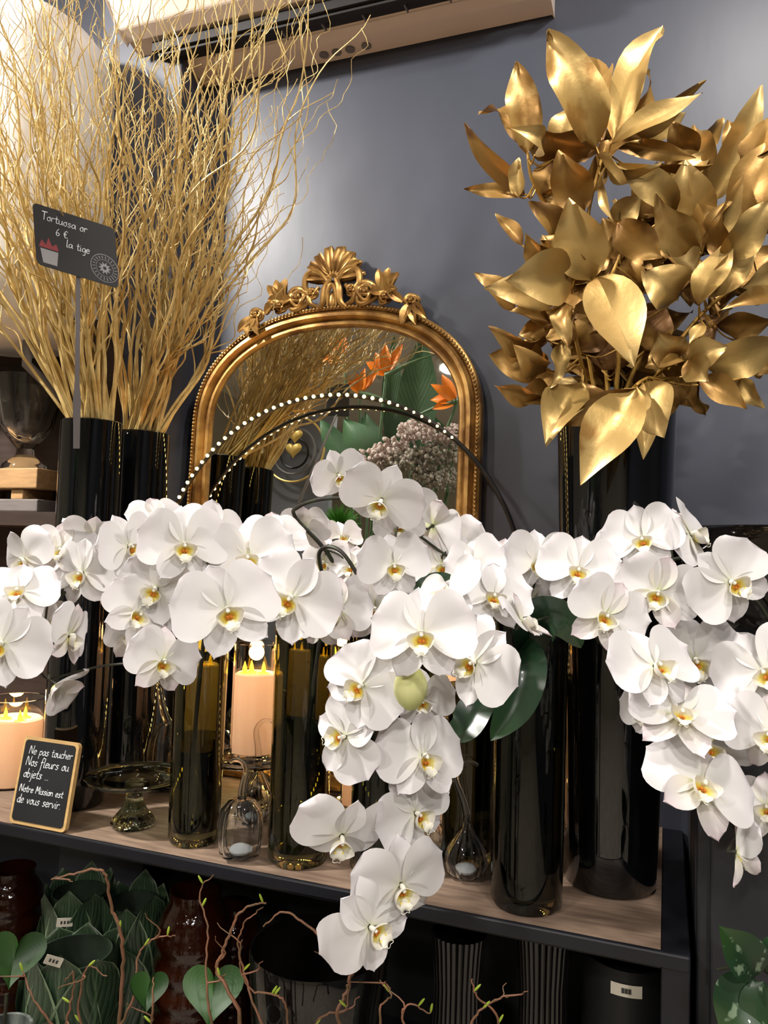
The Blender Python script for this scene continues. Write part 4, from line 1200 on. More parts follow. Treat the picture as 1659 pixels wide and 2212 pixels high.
spray('white orchid spray arching to the left edge over the chalkboard', [(428,1500,1.23),(450,1330,1.16),(490,1225,1.06),(440,1180,1.03),(380,1190,1.02),(310,1240,1.01),(230,1245,1.01),(140,1280,1.0),(75,1330,.97),(85,1440,.94),(105,1468,.93)], vb(vA, -.01), [
 (1,40,1278,165,.93,-18,32,5), (2,5,1392,200,.85,-18,5,-30,{'var':0}), (3,150,1372,150,.93,62,-5,-12,{'blush':True}), (4,120,1478,135,.90,62,-38,-60,{'op':42,'blush':True}),
 (5,52,1208,145,1.0,-48,-5,25), (6,135,1190,150,1.02,-25,28,5,{'var':1}), (7,205,1160,140,1.03,-34,-58,-25), (8,178,1238,165,.99,-35,5,0), (9,278,1180,155,.98,34,6,18,{'var':1}),
 (10,398,1178,190,.93,6,8,0,{'var':0}), (11,338,1272,175,.93,-18,-5,-25), (12,300,1325,165,.92,22,0,-34,{'var':0}), (13,352,1428,165,.91,22,-4,-12,{'var':1}), (14,285,1372,120,1.02,-15,0,0,{'blush':True}),
 (15,538,1205,195,.94,-10,14,5,{'var':1}), (16,490,1318,228,.79,4,4,18,{'var':0}), (17,345,1118,135,1.06,25,48,0), (18,630,1292,215,.83,-14,2,-30,{'var':0}), (19,452,1150,165,1.0,8,22,-10), (61,590,1165,150,1.0,10,35,0), (62,215,1215,140,1.04,10,5,0),
 (63,100,1345,120,1.03,10,10,0),
])
spray('white orchid spray arching up before the mirror with two top flowers', [(790,1400,1.17),(720,1215,1.14),(640,1120,1.13),(645,1095,1.10),(700,1078,1.07),(775,1082,1.05),(860,1125,1.06),(950,1190,1.09),(1040,1250,1.04)], vb(vD), [
 (20,657,1143,115,1.14,165,12,0,{'blush':True}), (21,700,1215,120,1.14,-25,0,0,{'blush':True}), (24,850,1222,158,.98,10,2,6,{'var':1}), (25,824,1080,182,.95,-12,-26,-22,{'var':0}), (26,730,1025,128,.99,24,-22,22,{'var':1}),
 (27,862,1135,110,1.06,0,-22,0), (28,935,1135,165,1.10,152,15,35,{'blush':True}), (29,955,1222,150,1.09,12,8,0,{'blush':True}), (30,1025,1228,160,1.0,-32,12,8,{'var':1}), (64,1000,1175,130,1.12,150,5,-20,{'blush':True}), (65,740,1160,90,1.18,20,20,0), (66,760,1225,110,1.12,-30,10,0,{'blush':True}),
])
spray('white orchid spray cascading down the middle past the shelf edge', [(668,1560,1.16),(700,1300,1.14),(690,1195,1.10),(735,1190,1.07),(790,1270,1.06),(870,1390,1.0),(905,1470,.96),(880,1560,.94),(890,1660,.93),(865,1780,.91),(825,1880,.90),(800,1970,.88)], vb(vB, .01), [
 (22,730,1318,150,1.0,-28,-5,-10,{'blush':True}), (23,808,1315,165,1.02,14,-6,0,{'blush':True}), (31,968,1285,190,.92,-52,34,30,{'var':1}), (32,912,1370,228,.81,-6,6,2,{'var':0}), (33,1026,1432,205,.83,-26,4,-48,{'var':0}),
 (34,782,1482,195,.85,-16,2,-46,{'var':0}), (35,745,1592,190,.86,-36,0,-78,{'var':0}), (36,912,1512,140,.90,10,-15,0), (37,914,1634,205,.86,30,4,4,{'var':2}), (38,898,1757,190,.86,36,-6,34,{'var':0}),
 (39,738,1806,212,.83,16,-50,-6,{'var':2}), (40,866,1912,212,.83,28,-30,14,{'var':2}), (41,800,2003,215,.81,34,-18,58,{'var':2}), (67,690,1350,120,1.05,-30,-10,0,{'blush':True}),
], [(886,1482,70,.84,0,-20,0)])
spray('white orchid spray reaching right over the tall tapered vase', [(1130,1420,1.05),(1112,1290,1.06),(1160,1240,1.05),(1240,1235,1.05),(1320,1230,1.04),(1400,1225,1.02),(1480,1205,1.0),(1560,1230,.98),(1650,1320,.97),(1700,1450,.96),(1705,1600,.95),(1690,1740,.94)], vb(vC, -.012), [
 (42,1160,1215,158,.99,16,4,-4,{'var':1}), (43,1248,1232,175,.96,12,16,-14,{'var':1}), (45,1388,1165,168,.98,-6,14,12,{'var':1}), (46,1420,1280,180,.93,8,-4,-20,{'var':0}), (47,1492,1155,172,.99,70,22,30,{'var':0}),
 (48,1578,1258,195,.91,22,2,44,{'var':0}), (50,1650,1450,210,.89,-6,4,26,{'var':0}), (54,1668,1585,200,.86,-22,6,-6,{'var':1}), (56,1660,1745,170,.87,-16,16,0), (59,1085,1220,130,1.08,-10,12,0,{'blush':True}), (60,1148,1292,120,1.07,-8,-8,0,{'blush':True}), (68,1335,1195,130,1.06,-26,5,0,{'blush':True}), (69,1065,1290,175,.94,18,24,-12,{'var':1}), (70,1440,1140,110,1.05,-20,40,0,{'blush':True}),
])
spray('white orchid spray hanging down the right side beyond the shelf', [(1150,1420,1.05),(1170,1330,1.05),(1240,1330,1.0),(1300,1390,.98),(1350,1470,.97),(1430,1500,.96),(1480,1600,.95),(1540,1720,.93),(1600,1810,.9)], vb(vC, .014), [
 (44,1308,1330,180,.92,22,6,-30,{'var':1}), (49,1415,1440,215,.87,38,24,8,{'var':1}), (51,1500,1425,205,.95,16,-6,8,{'var':0}), (52,1470,1545,215,.86,22,36,-18,{'var':1}), (53,1515,1695,238,.83,30,18,-28,{'var':2}),
 (55,1590,1840,150,.85,112,-10,-20,{'op':25,'blush':True}), (57,1530,1610,205,.92,12,-4,0,{'var':0,'blush':True}), (58,1128,1345,150,.92,78,38,-10,{'op':20,'blush':True}), (71,1395,1540,130,.95,-30,-10,0),
])

# strap leaves among the orchids
def orchid_leaf(pts, w, rots, label, thick=.0022):
    t = thing('orchid_leaf', PD(*pts[0]), label, 'leaf', 'dark green orchid leaves')
    P = catmull([PD(*p) for p in pts], 6); n = len(P)
    def fn(u, v):
        i = min(n - 1, int(u * (n - 1))); f = u * (n - 1) - i
        p = P[i].lerp(P[min(n - 1, i + 1)], f)
        tg = (P[min(n - 1, i + 1)] - P[max(0, i - 1)]).normalized()
        toc = (C0 - p).normalized(); nr = (toc - tg * toc.dot(tg)).normalized()
        nr = Matrix.Rotation(R_(rots), 3, tg) @ nr
        sd = tg.cross(nr); x = (v - .5) * 2
        ww = .5 * w * (math.sin(math.pi * (.14 + .86 * u) ** 1.05) ** .75 if u < 1 else 0) + .0004
        return p + sd * (ww * x) + nr * (ww * .28 * abs(x))
    mb = MB(); mb.grid(fn, 18, 8); mb.grid(lambda u, v: fn(u, v) - (C0 - fn(u, v)).normalized() * thick, 18, 8)
    mb.build('blade', M['orchid_leaf'], t)
orchid_leaf([(1140,1420,1.04),(1160,1340,.98),(1220,1340,.95),(1255,1400,.95)], .062, 25, 'broad dark green leaf under the edge-on orchid flower')
orchid_leaf([(1110,1400,1.04),(1130,1430,.97),(1110,1520,.95),(1060,1600,.94)], .058, -8, 'large shiny dark green leaf hanging over the dark green vase')
orchid_leaf([(1060,1480,1.0),(1030,1530,.97),(1000,1575,.96),(950,1590,.96)], .045, 20, 'dark green leaf tip below the big central orchid')
orchid_leaf([(1010,1330,1.06),(975,1275,1.02),(930,1265,1.0),(885,1282,.99)], .036, 35, 'small dark green leaf above the central orchid flower')

# ------------------------------------------------------------------ THINGS UNDER THE SHELF
ZL = .5505
def at_low(px, y, py=2100):      # standing place on the lower board below a pixel
    p = PY(px, py, y); return V((p.x, y, ZL))
# amber jars
def amber_jar(c, R, H, label, bands=6):
    t = thing('amber_jar', c, label, 'glass jar', 'amber glass jars under the shelf')
    pr = [(.0005, .0006), (R * .8, .0006), (R * .95, .012)]
    n = 40
    for k in range(n):
        z = .015 + (H * .82) * k / n
        pr.append((R * (1 + .05 * math.sin(bands * 2 * math.pi * k / n)), z))
    pr += [(R * .82, H * .90), (R * .68, H * .95), (R * .70, H), (R * .64, H), (R * .62, H * .95), (R * .7, H * .88), (R * .86, H * .8), (R * .86, .02), (.0005, .015)]
    MB().lathe(c, pr, 44).build('jar_body', M['amber'], t)
    return t
zj = lambda px, py, y: PY(px, py, y).z - ZL
c = at_low(415, 1.16); amber_jar(c, .062, zj(415, 1918, 1.16), 'ringed amber glass jar under the shelf beside the leaf vases')
c = at_low(15, 1.20); amber_jar(c, .060, zj(20, 1872, 1.20), 'ringed amber glass jar at the left edge under shelf')
c = at_low(500, 1.28); amber_jar(c, .050, zj(500, 1950, 1.28), 'amber glass jar behind the ringed jar and black pot')
# ceramic leaf vases
def leaf_vase(c, R, H, label, seed, sticker=None):
    t = thing('leaf_vase', c, label, 'vase', 'green ceramic leaf vases')
    MB().lathe(c, [(.0005, .0006), (R * .7, .0006), (R * .8, H * .3), (R * .86, H * .7), (R * .8, H * .92), (R * .76, H * .92), (R * .8, H * .7), (R * .72, H * .3), (.0005, .03)], 32).build('core', M['dkgreen'], t)
    Rr = random.Random(seed)
    k = 0
    for ring, (n, z0, hl, rr) in enumerate([(4, .0, .74, 1.0), (4, .20, .80, .96), (4, .02, .98, .90)]):
        for i in range(n):
            a0 = 2 * math.pi * (i + .5 * ring) / n + Rr.uniform(-.1, .1) - 1.2
            top = H * (min(1.02, z0 + hl) + Rr.uniform(-.05, .04)); bot = H * z0 + .003
            wid = 2 * math.pi / n * .66
            def fn(u, v, a0=a0, top=top, bot=bot, wid=wid, rr=rr):
                x = (v - .5) * 2
                w = wid * (math.sin(math.pi * (.22 + .78 * u) ** 1.05) ** .6 if u < 1 else 0) + .002
                a = a0 + w * x
                z = bot + (top - bot) * u
                r = R * rr * (.86 + .14 * math.sin(math.pi * min(1, z / H))) + .010 * u ** 3 + .004 * abs(x) ** 2 + .006 * (1 - u) * .3
                return (c[0] + r * math.cos(a), c[1] + r * math.sin(a), c[2] + z)
            MB().grid(fn, 12, 10).build('ceramic_leaf', M['cabbage'], t)
    if sticker:
        p, w, h, roll = sticker
        toc = (C0 - V((c[0], c[1], p.z))).normalized(); toc.z = 0; toc.normalize()
        r = V((toc.y * -1, toc.x, 0)); r = -r if r.dot(RT) < 0 else r
        up = V((0, 0, 1))
        ca, sa = math.cos(R_(roll)), math.sin(R_(roll)); ex = r * ca + up * sa; ey = up * ca - r * sa
        base = V((c[0], c[1], 0)) + toc * (R * 1.07); base.z = p.z
        side = (p - V((c[0], c[1], p.z))).dot(r)
        base += r * side - toc * (R * 1.07 - math.sqrt(max(1e-6, (R * 1.07) ** 2 - side ** 2)))
        mb = MB(); slab(mb, base - ex * w / 2 - ey * h / 2, ex, ey, toc, w, h, .001, .001); mb.build('price_sticker', M['paper'], t, smooth=False)
        mb = MB()
        for q in (-.2, .0, .2): mb.box((0, 0, 0), (0, 0, 0)) if False else slab(mb, base + ex * (q * w - .0015) - ey * h * .18 + toc * .001, ex, ey, toc, .003, h * .36, .0003, .0004)
        mb.build('sticker_print', M['ink'], t, smooth=False)
    return t
y1 = 1.04 + .06
c = at_low(168, 1.135, 1990)
leaf_vase(c, .058, zj(168, 1892, 1.135), 'green ceramic leaf vase with white price sticker, further back', 3, (PY(140, 1990, 1.08), .026, .0145, -4))
c = at_low(160, 1.03, 2150); c.x -= .004
leaf_vase(c, .073, zj(150, 2022, 1.03), 'large green ceramic leaf vase with cream sticker, nearest the front', 4, (PY(116, 2072, .96), .026, .0135, -24))
c = at_low(288, 1.17, 1990)
leaf_vase(c, .056, zj(288, 1915, 1.17), 'green ceramic leaf vase in shadow beside the ringed amber jar', 5)
# big black pot with shiny rim
pc = PD(690, 2040, 1.06)
t = thing('black_pot', (pc.x, pc.y, ZL), 'wide dark glazed pot with shiny rim under the shelf', 'pot')
Rp = 150 * 1.06 / F_PX; Hp = pc.z - ZL
MB().lathe((pc.x, pc.y, ZL), [(.0005, .0006), (Rp * .6, .0006), (Rp * .8, Hp * .3), (Rp * .97, Hp * .85), (Rp * 1.0, Hp - .004), (Rp * .985, Hp), (Rp * .96, Hp - .002), (Rp * .92, Hp * .85), (Rp * .74, Hp * .3), (.0005, .02)], 56).build('pot_body', M['bowl'], t)
# black fluted pots
for px, lab in ((992, 'small black fluted pot under the shelf, left of its twin'), (1176, 'small black fluted pot under the shelf, right of its twin')):
    pc = PD(px, 2012, 1.12); Rp = 58 * 1.12 / F_PX; Hp = pc.z - ZL
    t = thing('fluted_pot', (pc.x, pc.y, ZL), lab, 'pot', 'black fluted pots')
    MB().lathe((pc.x, pc.y, ZL), [(.0005, .0006), (Rp * .7, .0006), (Rp * .9, Hp * .4), (Rp * .85, Hp * .8), (Rp * .95, Hp * .95), (Rp, Hp), (Rp * .9, Hp), (Rp * .8, Hp * .8), (.0005, .02)], 96, rib=lambda a, i: 1 + (.035 * math.cos(32 * a) if 2 <= i <= 6 else 0)).build('pot_body', M['bowl'], t)
pc = PD(1350, 2110, 1.06); Rp = .062; Hp = PD(1350, 2060, 1.10).z - ZL
t = thing('labelled_pot', (pc.x, pc.y + .05, ZL), 'dark round pot with cream price label under the right shelf end', 'pot')
pc = V((pc.x, pc.y + .05, ZL))
MB().lathe(pc, [(.0005, .0006), (Rp * .85, .0006), (Rp * .98, Hp * .2), (Rp, Hp * .9), (Rp * .98, Hp), (Rp * .92, Hp), (Rp * .93, Hp * .9), (Rp * .8, .02), (.0005, .02)], 48).build('pot_body', M['black'], t)
toc = C0 - pc; a0 = math.atan2(toc.y, toc.x)
zl_ = PD(1350, 2138, 1.05).z - ZL
def curved(w, h, rr, z, da=0):
    return lambda u, v: (pc.x + rr * math.cos(a0 + da + (u - .5) * w / rr), pc.y + rr * math.sin(a0 + da + (u - .5) * w / rr), pc.z + z + (v - .5) * h)
MB().grid(curved(.042, .0165, Rp + .0008, zl_), 10, 2).build('price_label', M['paper'], t)
mb = MB()
for da in (-.07, .0, .07): mb.grid(curved(.004, .007, Rp + .0014, zl_, da), 2, 1)
mb.build('label_print', M['ink'], t)
# curly willow twigs with fresh buds in front of the lower board
TWIG = [
 ([(250,2260,.98),(265,2120,.98),(262,2020,.97),(240,1960,.97),(228,1890,.96),(205,1878,.96),(150,1890,.96),(110,1898,.96)], 'brown curly twig bowing left over the leaf vases'),
 ([(520,2260,.93),(515,2180,.93),(470,2100,.94),(480,2060,.94),(500,2010,.94),(515,1975,.94),(545,1955,.94),(575,1950,.94)], 'thick brown curly twig beside the wide dark pot'),
 ([(600,2260,.94),(560,2200,.94),(530,2110,.95),(515,2040,.95),(530,1990,.95),(570,1960,.95)], 'brown curly twig arching left of the wide dark pot'),
 ([(615,2260,.92),(620,2190,.92),(600,2150,.92),(545,2140,.93),(520,2090,.93),(522,2030,.93)], 'looped brown twig low in front of the dark pot'),
 ([(745,2260,.9),(730,2190,.9),(750,2140,.91),(755,2110,.91),(760,2090,.93),(700,2030,.95),(650,1990,.96),(610,1970,.97),(570,2000,.97)], 'twig with green buds reaching over the dark pot rim'),
 ([(660,2280,.9),(690,2200,.9),(745,2180,.9),(755,2130,.9)], 'short brown twig forking below the dark pot rim'),
 ([(830,2260,.9),(820,2180,.9),(845,2150,.92),(830,2120,.93)], 'thin brown twig right of the dark pot'),
 ([(900,2270,.9),(870,2200,.9),(885,2170,.9),(930,2190,.9)], 'curled twig with one green bud at bottom centre'),
 ([(1000,2260,.9),(1030,2190,.9),(1070,2160,.9),(1100,2150,.9)], 'pale twig crossing under the fluted pots'),
 ([(1090,2270,.9),(1070,2190,.9),(1030,2150,.9),(1018,2115,.9)], 'slender twig rising under the fluted pots'),
 ([(120,2280,.95),(150,2180,.95),(160,2100,.95),(140,2120,.95)], 'dry looping twig before the large leaf vase'),
 ([(200,2280,.95),(170,2180,.95),(190,2090,.95),(230,2110,.95)], 'dry twig with green bud before the leaf vases'),
 ([(130,2240,.93),(75,2160,.93),(50,2100,.94)], 'reddish twig in front of the bark pot'),
 ([(230,2270,.95),(290,2150,.95),(300,2060,.96),(340,2025,.96),(380,2022,.96)], 'thin twig bending right under the amber jar'),
 ([(320,2270,.93),(330,2170,.93),(332,2110,.94)], 'green-tipped twig before the small heart leaf'),
 ([(470,2270,.94),(450,2170,.94),(445,2090,.95),(448,2000,.96),(430,1930,.97),(460,1890,.97)], 'thin twig with buds in front of the amber jar'),
]
for i, (pts, lab) in enumerate(TWIG):
    R = random.Random(70 + i)
    P = catmull([PD(*p) for p in pts], 7)
    P = [p + RT * R.uniform(-.0012, .0012) + UP * R.uniform(-.0012, .0012) for p in P]
    n = len(P); r0 = .0026 if i in (0, 1, 4) else .0017
    t = thing('willow_twig', P[0], lab, 'twig', 'curly brown twigs at the bottom')
    # the twig goes on down to the lower board's bucket
    foot = V((P[0].x, P[0].y, P[0].z))
    mb = MB(); mb.tube(P, [r0 * (1 - .6 * k / n) for k in range(n)], 6)
    for q in range(1):
        k = R.randrange(n // 4, n - 1); d = (RT * R.uniform(-1, 1) + UP * R.uniform(-.2, 1) + FW * R.uniform(-.5, .5)).normalized()
        T = [P[k] + d * (.04 * s) + RT * (.008 * math.sin(5 * s + q)) for s in np.linspace(0, 1, 7)]
        T[0] = P[k]
        mb.tube(T, [.0012 * (1 - .6 * s) for s in np.linspace(0, 1, 7)], 5)
    mb.build('stem', M['twig'], t)
    for q in range(2 if i % 2 else 1):
        k = R.randrange(n // 4, n); d = (UP * R.uniform(.5, 1) + RT * R.uniform(-.8, .8)).normalized()
        sd = d.cross(FW).normalized()
        MB().ball(P[k] + d * .006, (.0016, .0016, .0062), frame=(sd, d.cross(sd), d), n=6, m=5).build('green_bud', M['budgreen'], t)
# heart-leaf plants
def heart(p, S, yaw, lab, pot=True, tilt=0):
    r, u, n = face_frame(p, yaw, 0, tilt)
    base = p - u * S * .62
    pz = V((base.x, base.y, ZL))
    t = thing('heart_leaf_plant', pz, lab, 'plant', 'waxy heart-leaf plants')
    def fn(a, q):
        th = a * 2 * math.pi
        # heart curve
        hx = .0625 * 16 * math.sin(th) ** 3 * .5; hy = (13 * math.cos(th) - 5 * math.cos(2 * th) - 2 * math.cos(3 * th) - math.cos(4 * th)) / 32
        return p + r * (hx * q * S) + u * ((hy + .08) * q * S - .02 * S) + n * (S * .10 * q * q)
    mb = MB(); mb.grid(fn, 40, 5); mb.grid(lambda a, q: fn(a, q) - n * .003, 40, 5); mb.build('leaf', M['heartleaf'], t)
    hb_ = base.z - ZL
    H = max(.05, hb_ * .9)
    MB().lathe(pz, [(.0005, .0006), (.028, .0006), (.034, H), (.030, H), (.026, .01), (.0005, .01)], 24).build('pot', M['bark'], t)
    MB().tube([pz + V((0, 0, H * .5)), base + u * S * .1], .0022, 6).build('stalk', M['stem'], t)
heart(PD(30, 2072, .98), .072, 10, 'green heart-shaped leaf plant in bark-textured pot at left edge')
heart(PD(318, 2142, .95), .050, 25, 'small yellow-green heart-shaped leaf before the leaf vases')
heart(PD(460, 2150, .98), .078, -10, 'large dark heart-shaped leaf before the amber jar')
# silver-flecked plant at lower right
bp = V((.20, .78, 0))
pts = PD(1700, 2300, .88)
t = thing('silver_leaf_plant', (pts.x, pts.y, 0), 'trailing plant with silver-flecked green leaves at lower right corner', 'plant')
MB().lathe((pts.x, pts.y, .0), [(.0005, .0006), (.08, .0006), (.10, pts.z - .08), (.092, pts.z - .08), (.07, .02), (.0005, .02)], 32).build('pot', M['bark'], t)
stm = catmull([(pts.x, pts.y, pts.z - .1), PD(1690, 2180, .87), PD(1660, 2100, .86), PD(1590, 2090, .86), PD(1548, 2094, .86)], 7)
MB().tube(stm, [.0035 * (1 - .6 * i / len(stm)) for i in range(len(stm))], 8).build('vine', M['stem'], t)
for (bx, by, tx, ty, w, rot, d) in [(1640,2105,1552,1998,92,10,.85), (1625,2108,1558,2240,112,-12,.855), (1650,2120,1640,2260,80,20,.84), (1665,2110,1720,2010,80,-20,.85)]:
    B, T = PD(bx, by, d), PD(tx, ty, d - .01)
    toc = (C0 - B).normalized(); ax = (T - B).normalized(); nr = Matrix.Rotation(R_(rot), 3, ax) @ (toc - ax * toc.dot(ax)).normalized()
    mb = MB(); leaf_mesh(mb, B, T, w * d / F_PX, nr, .06, .22, .02, bx, shape=.72); mb.build('leaf', M['scindapsus'], t)

# ------------------------------------------------------------------ THE SHOP SEEN IN THE MIRROR (behind and left of the viewer)
def RF(px, py, tt):      # the point that shows at a mirror pixel after travelling tt times the eye-mirror distance
    d = ray(px, py); k = (MO + MN * .002 - C0).dot(MN) / d.dot(MN)
    P = C0 + d * k; rd = d - MN * (2 * d.dot(MN))
    return P + rd * (k * tt)
def rpx(tt): return 1.55 * (1 + tt) / F_PX      # metres per pixel there
# grey display panel with gold rings and hearts
tt = 1.2
a, b = RF(545, 1000, tt), RF(715, 1000, tt)
dirx = (b - a); dirx.z = 0; wpan = dirx.length; dirx.normalize()
nrm = V((dirx.y, -dirx.x, 0)); 
if nrm.dot(V((MO.x, MO.y, 0)) - V((a.x, a.y, 0))) < 0: nrm = -nrm
ztop = RF(600, 890, tt).z
t = thing('room_divider', (a.x, a.y, 0), 'grey display panel seen in the mirror behind gold hearts', 'divider')
mb = MB(); A = V((a.x, a.y, 0)); Bq = A + dirx * wpan
vs = [A, Bq, Bq - nrm * .04, A - nrm * .04]; vs = vs + [v + V((0, 0, ztop)) for v in vs]
mb.add(vs, [(3, 2, 1, 0), (4, 5, 6, 7), (0, 1, 5, 4), (1, 2, 6, 5), (2, 3, 7, 6), (3, 0, 4, 7)])
mb.build('board', M['greypanel'], t, smooth=False)
up = V((0, 0, 1))
rt = thing('ring_ornament', RF(638, 900, tt - .02), 'nested wire rings hanging on the grey panel in the mirror', 'ornament')
for k, (R0, m, off, dz) in enumerate([(34, 'wire', .010, 0), (52, 'grey_plastic', .012, -4), (74, 'gold_bright', .014, -8)]):
    c = RF(638, 980 + dz, tt - .02); rr = R0 * rpx(tt)
    MB().tube([c + nrm * off + dirx * (rr * math.cos(q)) + up * (rr * math.sin(q)) for q in np.linspace(0, 6.283, 49)], .005, 6, cap=False).build('ring', M[m], rt)
for k, (px, py, S, lab) in enumerate([(642, 943, 36, 'upper small gold heart hanging before the nested rings'), (638, 973, 40, 'lower larger gold heart hanging before the nested rings')]):
    c = RF(px, py, tt - .05) + nrm * .02; s = S * rpx(tt)
    mb = MB()
    def fn(a_, q, sg=1):
        th = a_ * 2 * math.pi
        hx = .5 * math.sin(th) ** 3; hy = (13 * math.cos(th) - 5 * math.cos(2 * th) - 2 * math.cos(3 * th) - math.cos(4 * th)) / 34
        return c + dirx * (hx * q * s) + up * (hy * q * s) + nrm * (sg * .22 * s * math.sqrt(max(0, 1 - q * q)))
    mb.grid(lambda a_, q: fn(a_, q), 36, 6); mb.grid(lambda a_, q: fn(a_, q, -1), 36, 6)
    h = mb.build('gold_heart', M['gold_bright'], origin=c); tag(h, lab, 'ornament', 'gold hearts in the mirror')
# white cassette unit on the ceiling
c = RF(712, 800, 2.15)
ct = thing('ceiling_unit', (c.x, c.y, CEIL), 'white square ceiling unit seen in the mirror', 'ceiling unit')
MB().box((c.x - .28, c.y - .25, CEIL - .10), (c.x + .28, c.y + .25, CEIL - .001)).build('casing', M['white_plastic'], ct, smooth=False, bevel=.01)
MB().box((c.x - .20, c.y - .17, CEIL - .112), (c.x + .20, c.y + .17, CEIL - .101)).build('grille', M['white_plastic'], ct, smooth=False, bevel=.004)
# a display table with buckets of strelitzia and sedum
tb = RF(860, 1000, 1.02)
tz = 1.02
t = thing('display_table', (tb.x, tb.y, 0), 'dark display table with flower buckets seen in the mirror', 'table')
MB().box((tb.x - .45, tb.y - .30, tz - .04), (tb.x + .40, tb.y + .25, tz)).build('table_top', M['black'], t, smooth=False, bevel=.004)
for sx in (-.42, .37):
    for sy in (-.27, .22):
        MB().box((tb.x + sx - .02, tb.y + sy - .02, 0), (tb.x + sx + .02, tb.y + sy + .02, tz - .0405)).build('leg', M['black'], t, smooth=False)
def bucket(c, R, H, lab):
    b = thing('flower_bucket', c, lab, 'bucket', 'black flower buckets in the mirror')
    MB().lathe(c, [(.0005, .0006), (R * .8, .0006), (R, H), (R * .95, H), (R * .76, .01), (R * .0 + .0005, .01)], 32).build('bucket_body', M['blackglass'], b)
b1 = V((RF(800, 1000, 1.08).x, RF(800, 1000, 1.08).y, tz + .0005)); bucket(b1, .09, .16, 'black bucket of bird-of-paradise stems in the mirror')
b2 = V((RF(905, 1000, .92).x, RF(905, 1000, .92).y, tz + .0005)); bucket(b2, .085, .12, 'black bucket of pink sedum in the mirror')
def strelitzia(px, py, tt_, ang, lab, S=1.0):
    p = RF(px, py, tt_); t = thing('bird_of_paradise', b1 + V((0, 0, .03)), lab, 'flower', 'orange bird-of-paradise flowers in the mirror')
    dx = V((1, 0, 0)) * math.cos(R_(ang)) + up * math.sin(R_(ang))
    s = .155 * S
    MB().tube(catmull([b1 + V((0, 0, .03)), b1.lerp(p, .6) + V((0, 0, .05)), p - up * .02, p], 6), .006, 8).build('stalk', M['strel_g'], t)
    P = [p + dx * (k * s * 1.5 / 8) + up * (.01 * math.sin(k / 8 * 3)) for k in range(9)]
    MB().tube(P, [.012 * (1 - k / 8.5) + .001 for k in range(9)], 8).build('beak', M['strel_g'], t)
    for k, a in enumerate((60, 85, 112, 138)):
        d = V((1, 0, 0)) * math.cos(R_(ang * .3 + a)) + up * math.sin(R_(ang * .3 + a)) + V((0, 1, 0)) * (.25 * ((k % 2) - .5))
        mb = MB(); leaf_mesh(mb, p, p + d.normalized() * s * (1 - .1 * k), s * .30, V((.2, 1, .2)), .06, .4, .02, k, 8, 4); mb.build('orange_sepal', M['strel_o'], t)
    d = (V((1, 0, 0)) * .3 + up).normalized()
    MB().tube([p, p + d * s * .8], [.004, .001], 6).build('blue_tongue', M['strel_b'], t)
strelitzia(745, 775, 1.05, 155, 'orange bird-of-paradise flower, leftmost and highest in the mirror')
strelitzia(833, 812, 1.02, 20, 'orange bird-of-paradise flower at the middle of the mirror')
strelitzia(778, 850, 1.08, -20, 'orange bird-of-paradise flower just above the lit ring', .8)
strelitzia(985, 868, .98, 200, 'orange bird-of-paradise flower at the right edge of mirror', .9)
for i, (bx, by, tx, ty, w, tt_, rot) in enumerate([(895,1000,915,715,84,1.12,0), (850,1000,852,722,46,1.14,20), (820,1010,742,905,70,1.02,-15), (760,1010,690,905,50,1.08,10), (890,990,880,880,60,1.18,0), (960,1000,940,900,50,1.13,15), (800,1010,790,890,70,1.14,0)]):
    B, T = RF(bx, by, tt_), RF(tx, ty, tt_)
    t = thing('paddle_leaf', b1 + V((0, 0, .02)), ['tall broad green paddle leaf at the right of the mirror', 'narrow pale green upright leaf behind the middle bloom', 'dark green leaf slanting left under the lit ring', 'green leaf tip beside the gold hearts', 'short green leaf behind the sedum', 'short green leaf right of the tall paddle leaf', 'green leaf under the highest bird-of-paradise flower'][i], 'leaf', 'green paddle leaves in the mirror')
    MB().tube([b1 + V((0, 0, .02)), B.lerp(b1, .2), B], .005, 6).build('stalk', M['strel_g'], t)
    mb = MB(); leaf_mesh(mb, B, T, w * rpx(tt_), V((.2, 1, .1)), .06, .2, .03, i); mb.build('blade', M['paddle'], t)
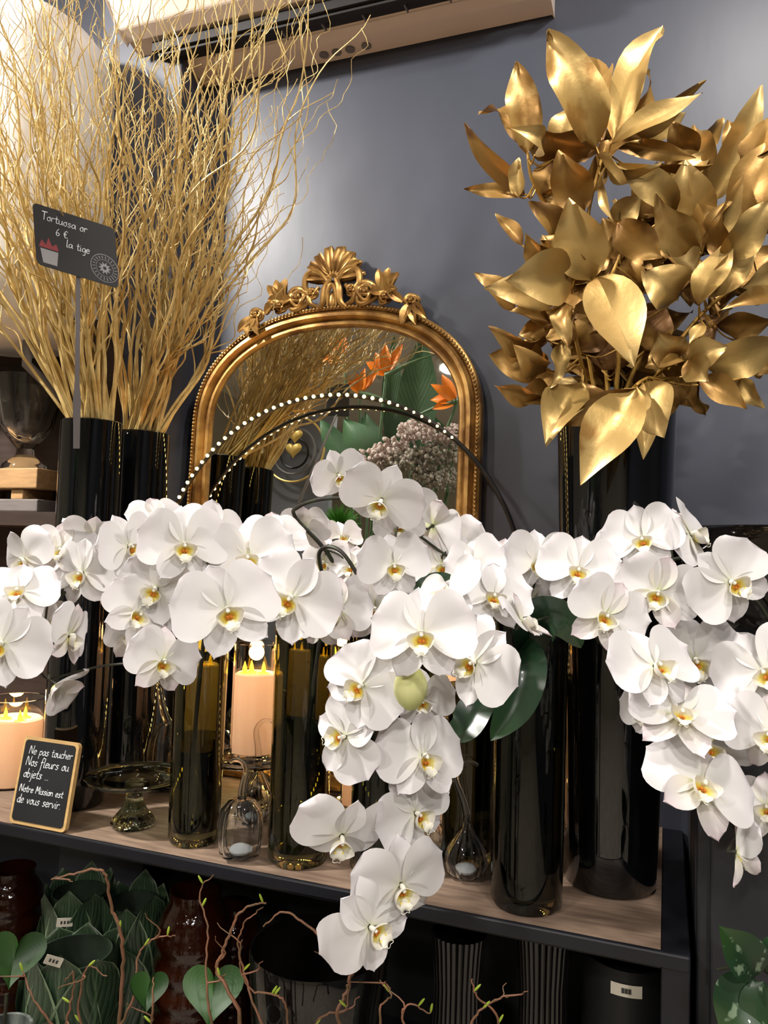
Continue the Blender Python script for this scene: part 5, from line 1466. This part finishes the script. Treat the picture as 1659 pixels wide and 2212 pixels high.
# sedum heads and white florets
for i, (px, py, R0, m) in enumerate([(905, 945, 40, 'sedum'), (845, 985, 38, 'sedum'), (950, 990, 36, 'sedumw'), (880, 1010, 40, 'sedumw'), (810, 1000, 34, 'sedum'), (985, 950, 30, 'sedum'), (920, 1040, 34, 'sedumw'), (970, 1045, 32, 'sedumw')]):
    p = RF(px, py, .92); r = 1.25 * R0 * rpx(.92)
    t = thing('sedum_head', p, ['topmost pink sedum head in the mirror', 'pink sedum head at the left of the mirror bunch', 'pale sedum head below the mirror lamp', 'pale sedum head in the middle of the bunch', 'leftmost pink sedum head in the mirror', 'rightmost pink sedum head in the mirror', 'low pale sedum head in the mirror', 'lowest pale sedum head beside the mirror frame'][i], 'flower', 'sedum heads in the mirror')
    MB().tube([b2 + V((0, 0, .02)), p - V((0, 0, r * .3))], .004, 6).build('stalk', M['strel_g'], t)
    mb = MB(); R = random.Random(i)
    for q in range(190):
        z = R.uniform(-.35, 1); th = R.uniform(0, 6.28); sq = math.sqrt(max(0, 1 - z * z)); k = R.uniform(.55, 1.12)
        mb.ball(p + V((r * k * sq * math.cos(th), r * k * sq * math.sin(th), r * .75 * k * z)), r * R.uniform(.05, .13), n=5, m=4)
    tag(mb.build('florets', M[m], t), kind='stuff')
# bright moss ball and small white flowers low in the mirror
p = RF(735, 1135, .95); r = 48 * rpx(.95)
t = thing('moss_plant', V((p.x, p.y, tz)), 'bright green moss plant low in the mirror', 'plant')
mb = MB(); R = random.Random(3)
for q in range(260):
    d = V((R.gauss(0, 1), R.gauss(0, 1), abs(R.gauss(0, 1)))).normalized()
    mb.tube([p + d * r * .3, p + d * r * R.uniform(.7, 1.05)], [.0025, .0008], 4)
tag(mb.build('moss_blades', M['moss'], t), kind='stuff')
MB().lathe((p.x, p.y, tz + .0005), [(.0005, 0), (.05, 0), (.06, max(.03, p.z - tz)), (.055, max(.03, p.z - tz)), (.0005, .01)], 24).build('pot', M['black'], t)
# dark foliage mass behind the flowers
p = RF(930, 985, 1.55)
t = thing('dark_shrub', V((p.x, p.y, 0)), 'dark leafy shrub behind the flower buckets in the mirror', 'shrub')
mb = MB(); R = random.Random(9)
for q in range(420):
    d = V((R.gauss(0, 1), R.gauss(0, 1), R.gauss(0, 1))).normalized(); c = V((p.x, p.y, 1.35)) + V((d.x * .32, d.y * .2, d.z * .42)) * R.uniform(.5, 1)
    e = V((R.gauss(0, 1), R.gauss(0, 1), R.gauss(0, .6))).normalized()
    leaf_mesh(mb, c, c + e * .09, .035, d, .05, .2, 0, q, 4, 2)
tag(mb.build('foliage', M['dkgreen'], t), kind='stuff')
MB().tube([(p.x, p.y, .25), (p.x, p.y, 1.3)], .015, 8).build('trunk', M['twig'], t)
MB().lathe((p.x, p.y, .0), [(.0005, .0006), (.12, .0006), (.15, .3), (.14, .3), (.0005, .25)], 28).build('pot', M['black'], t)
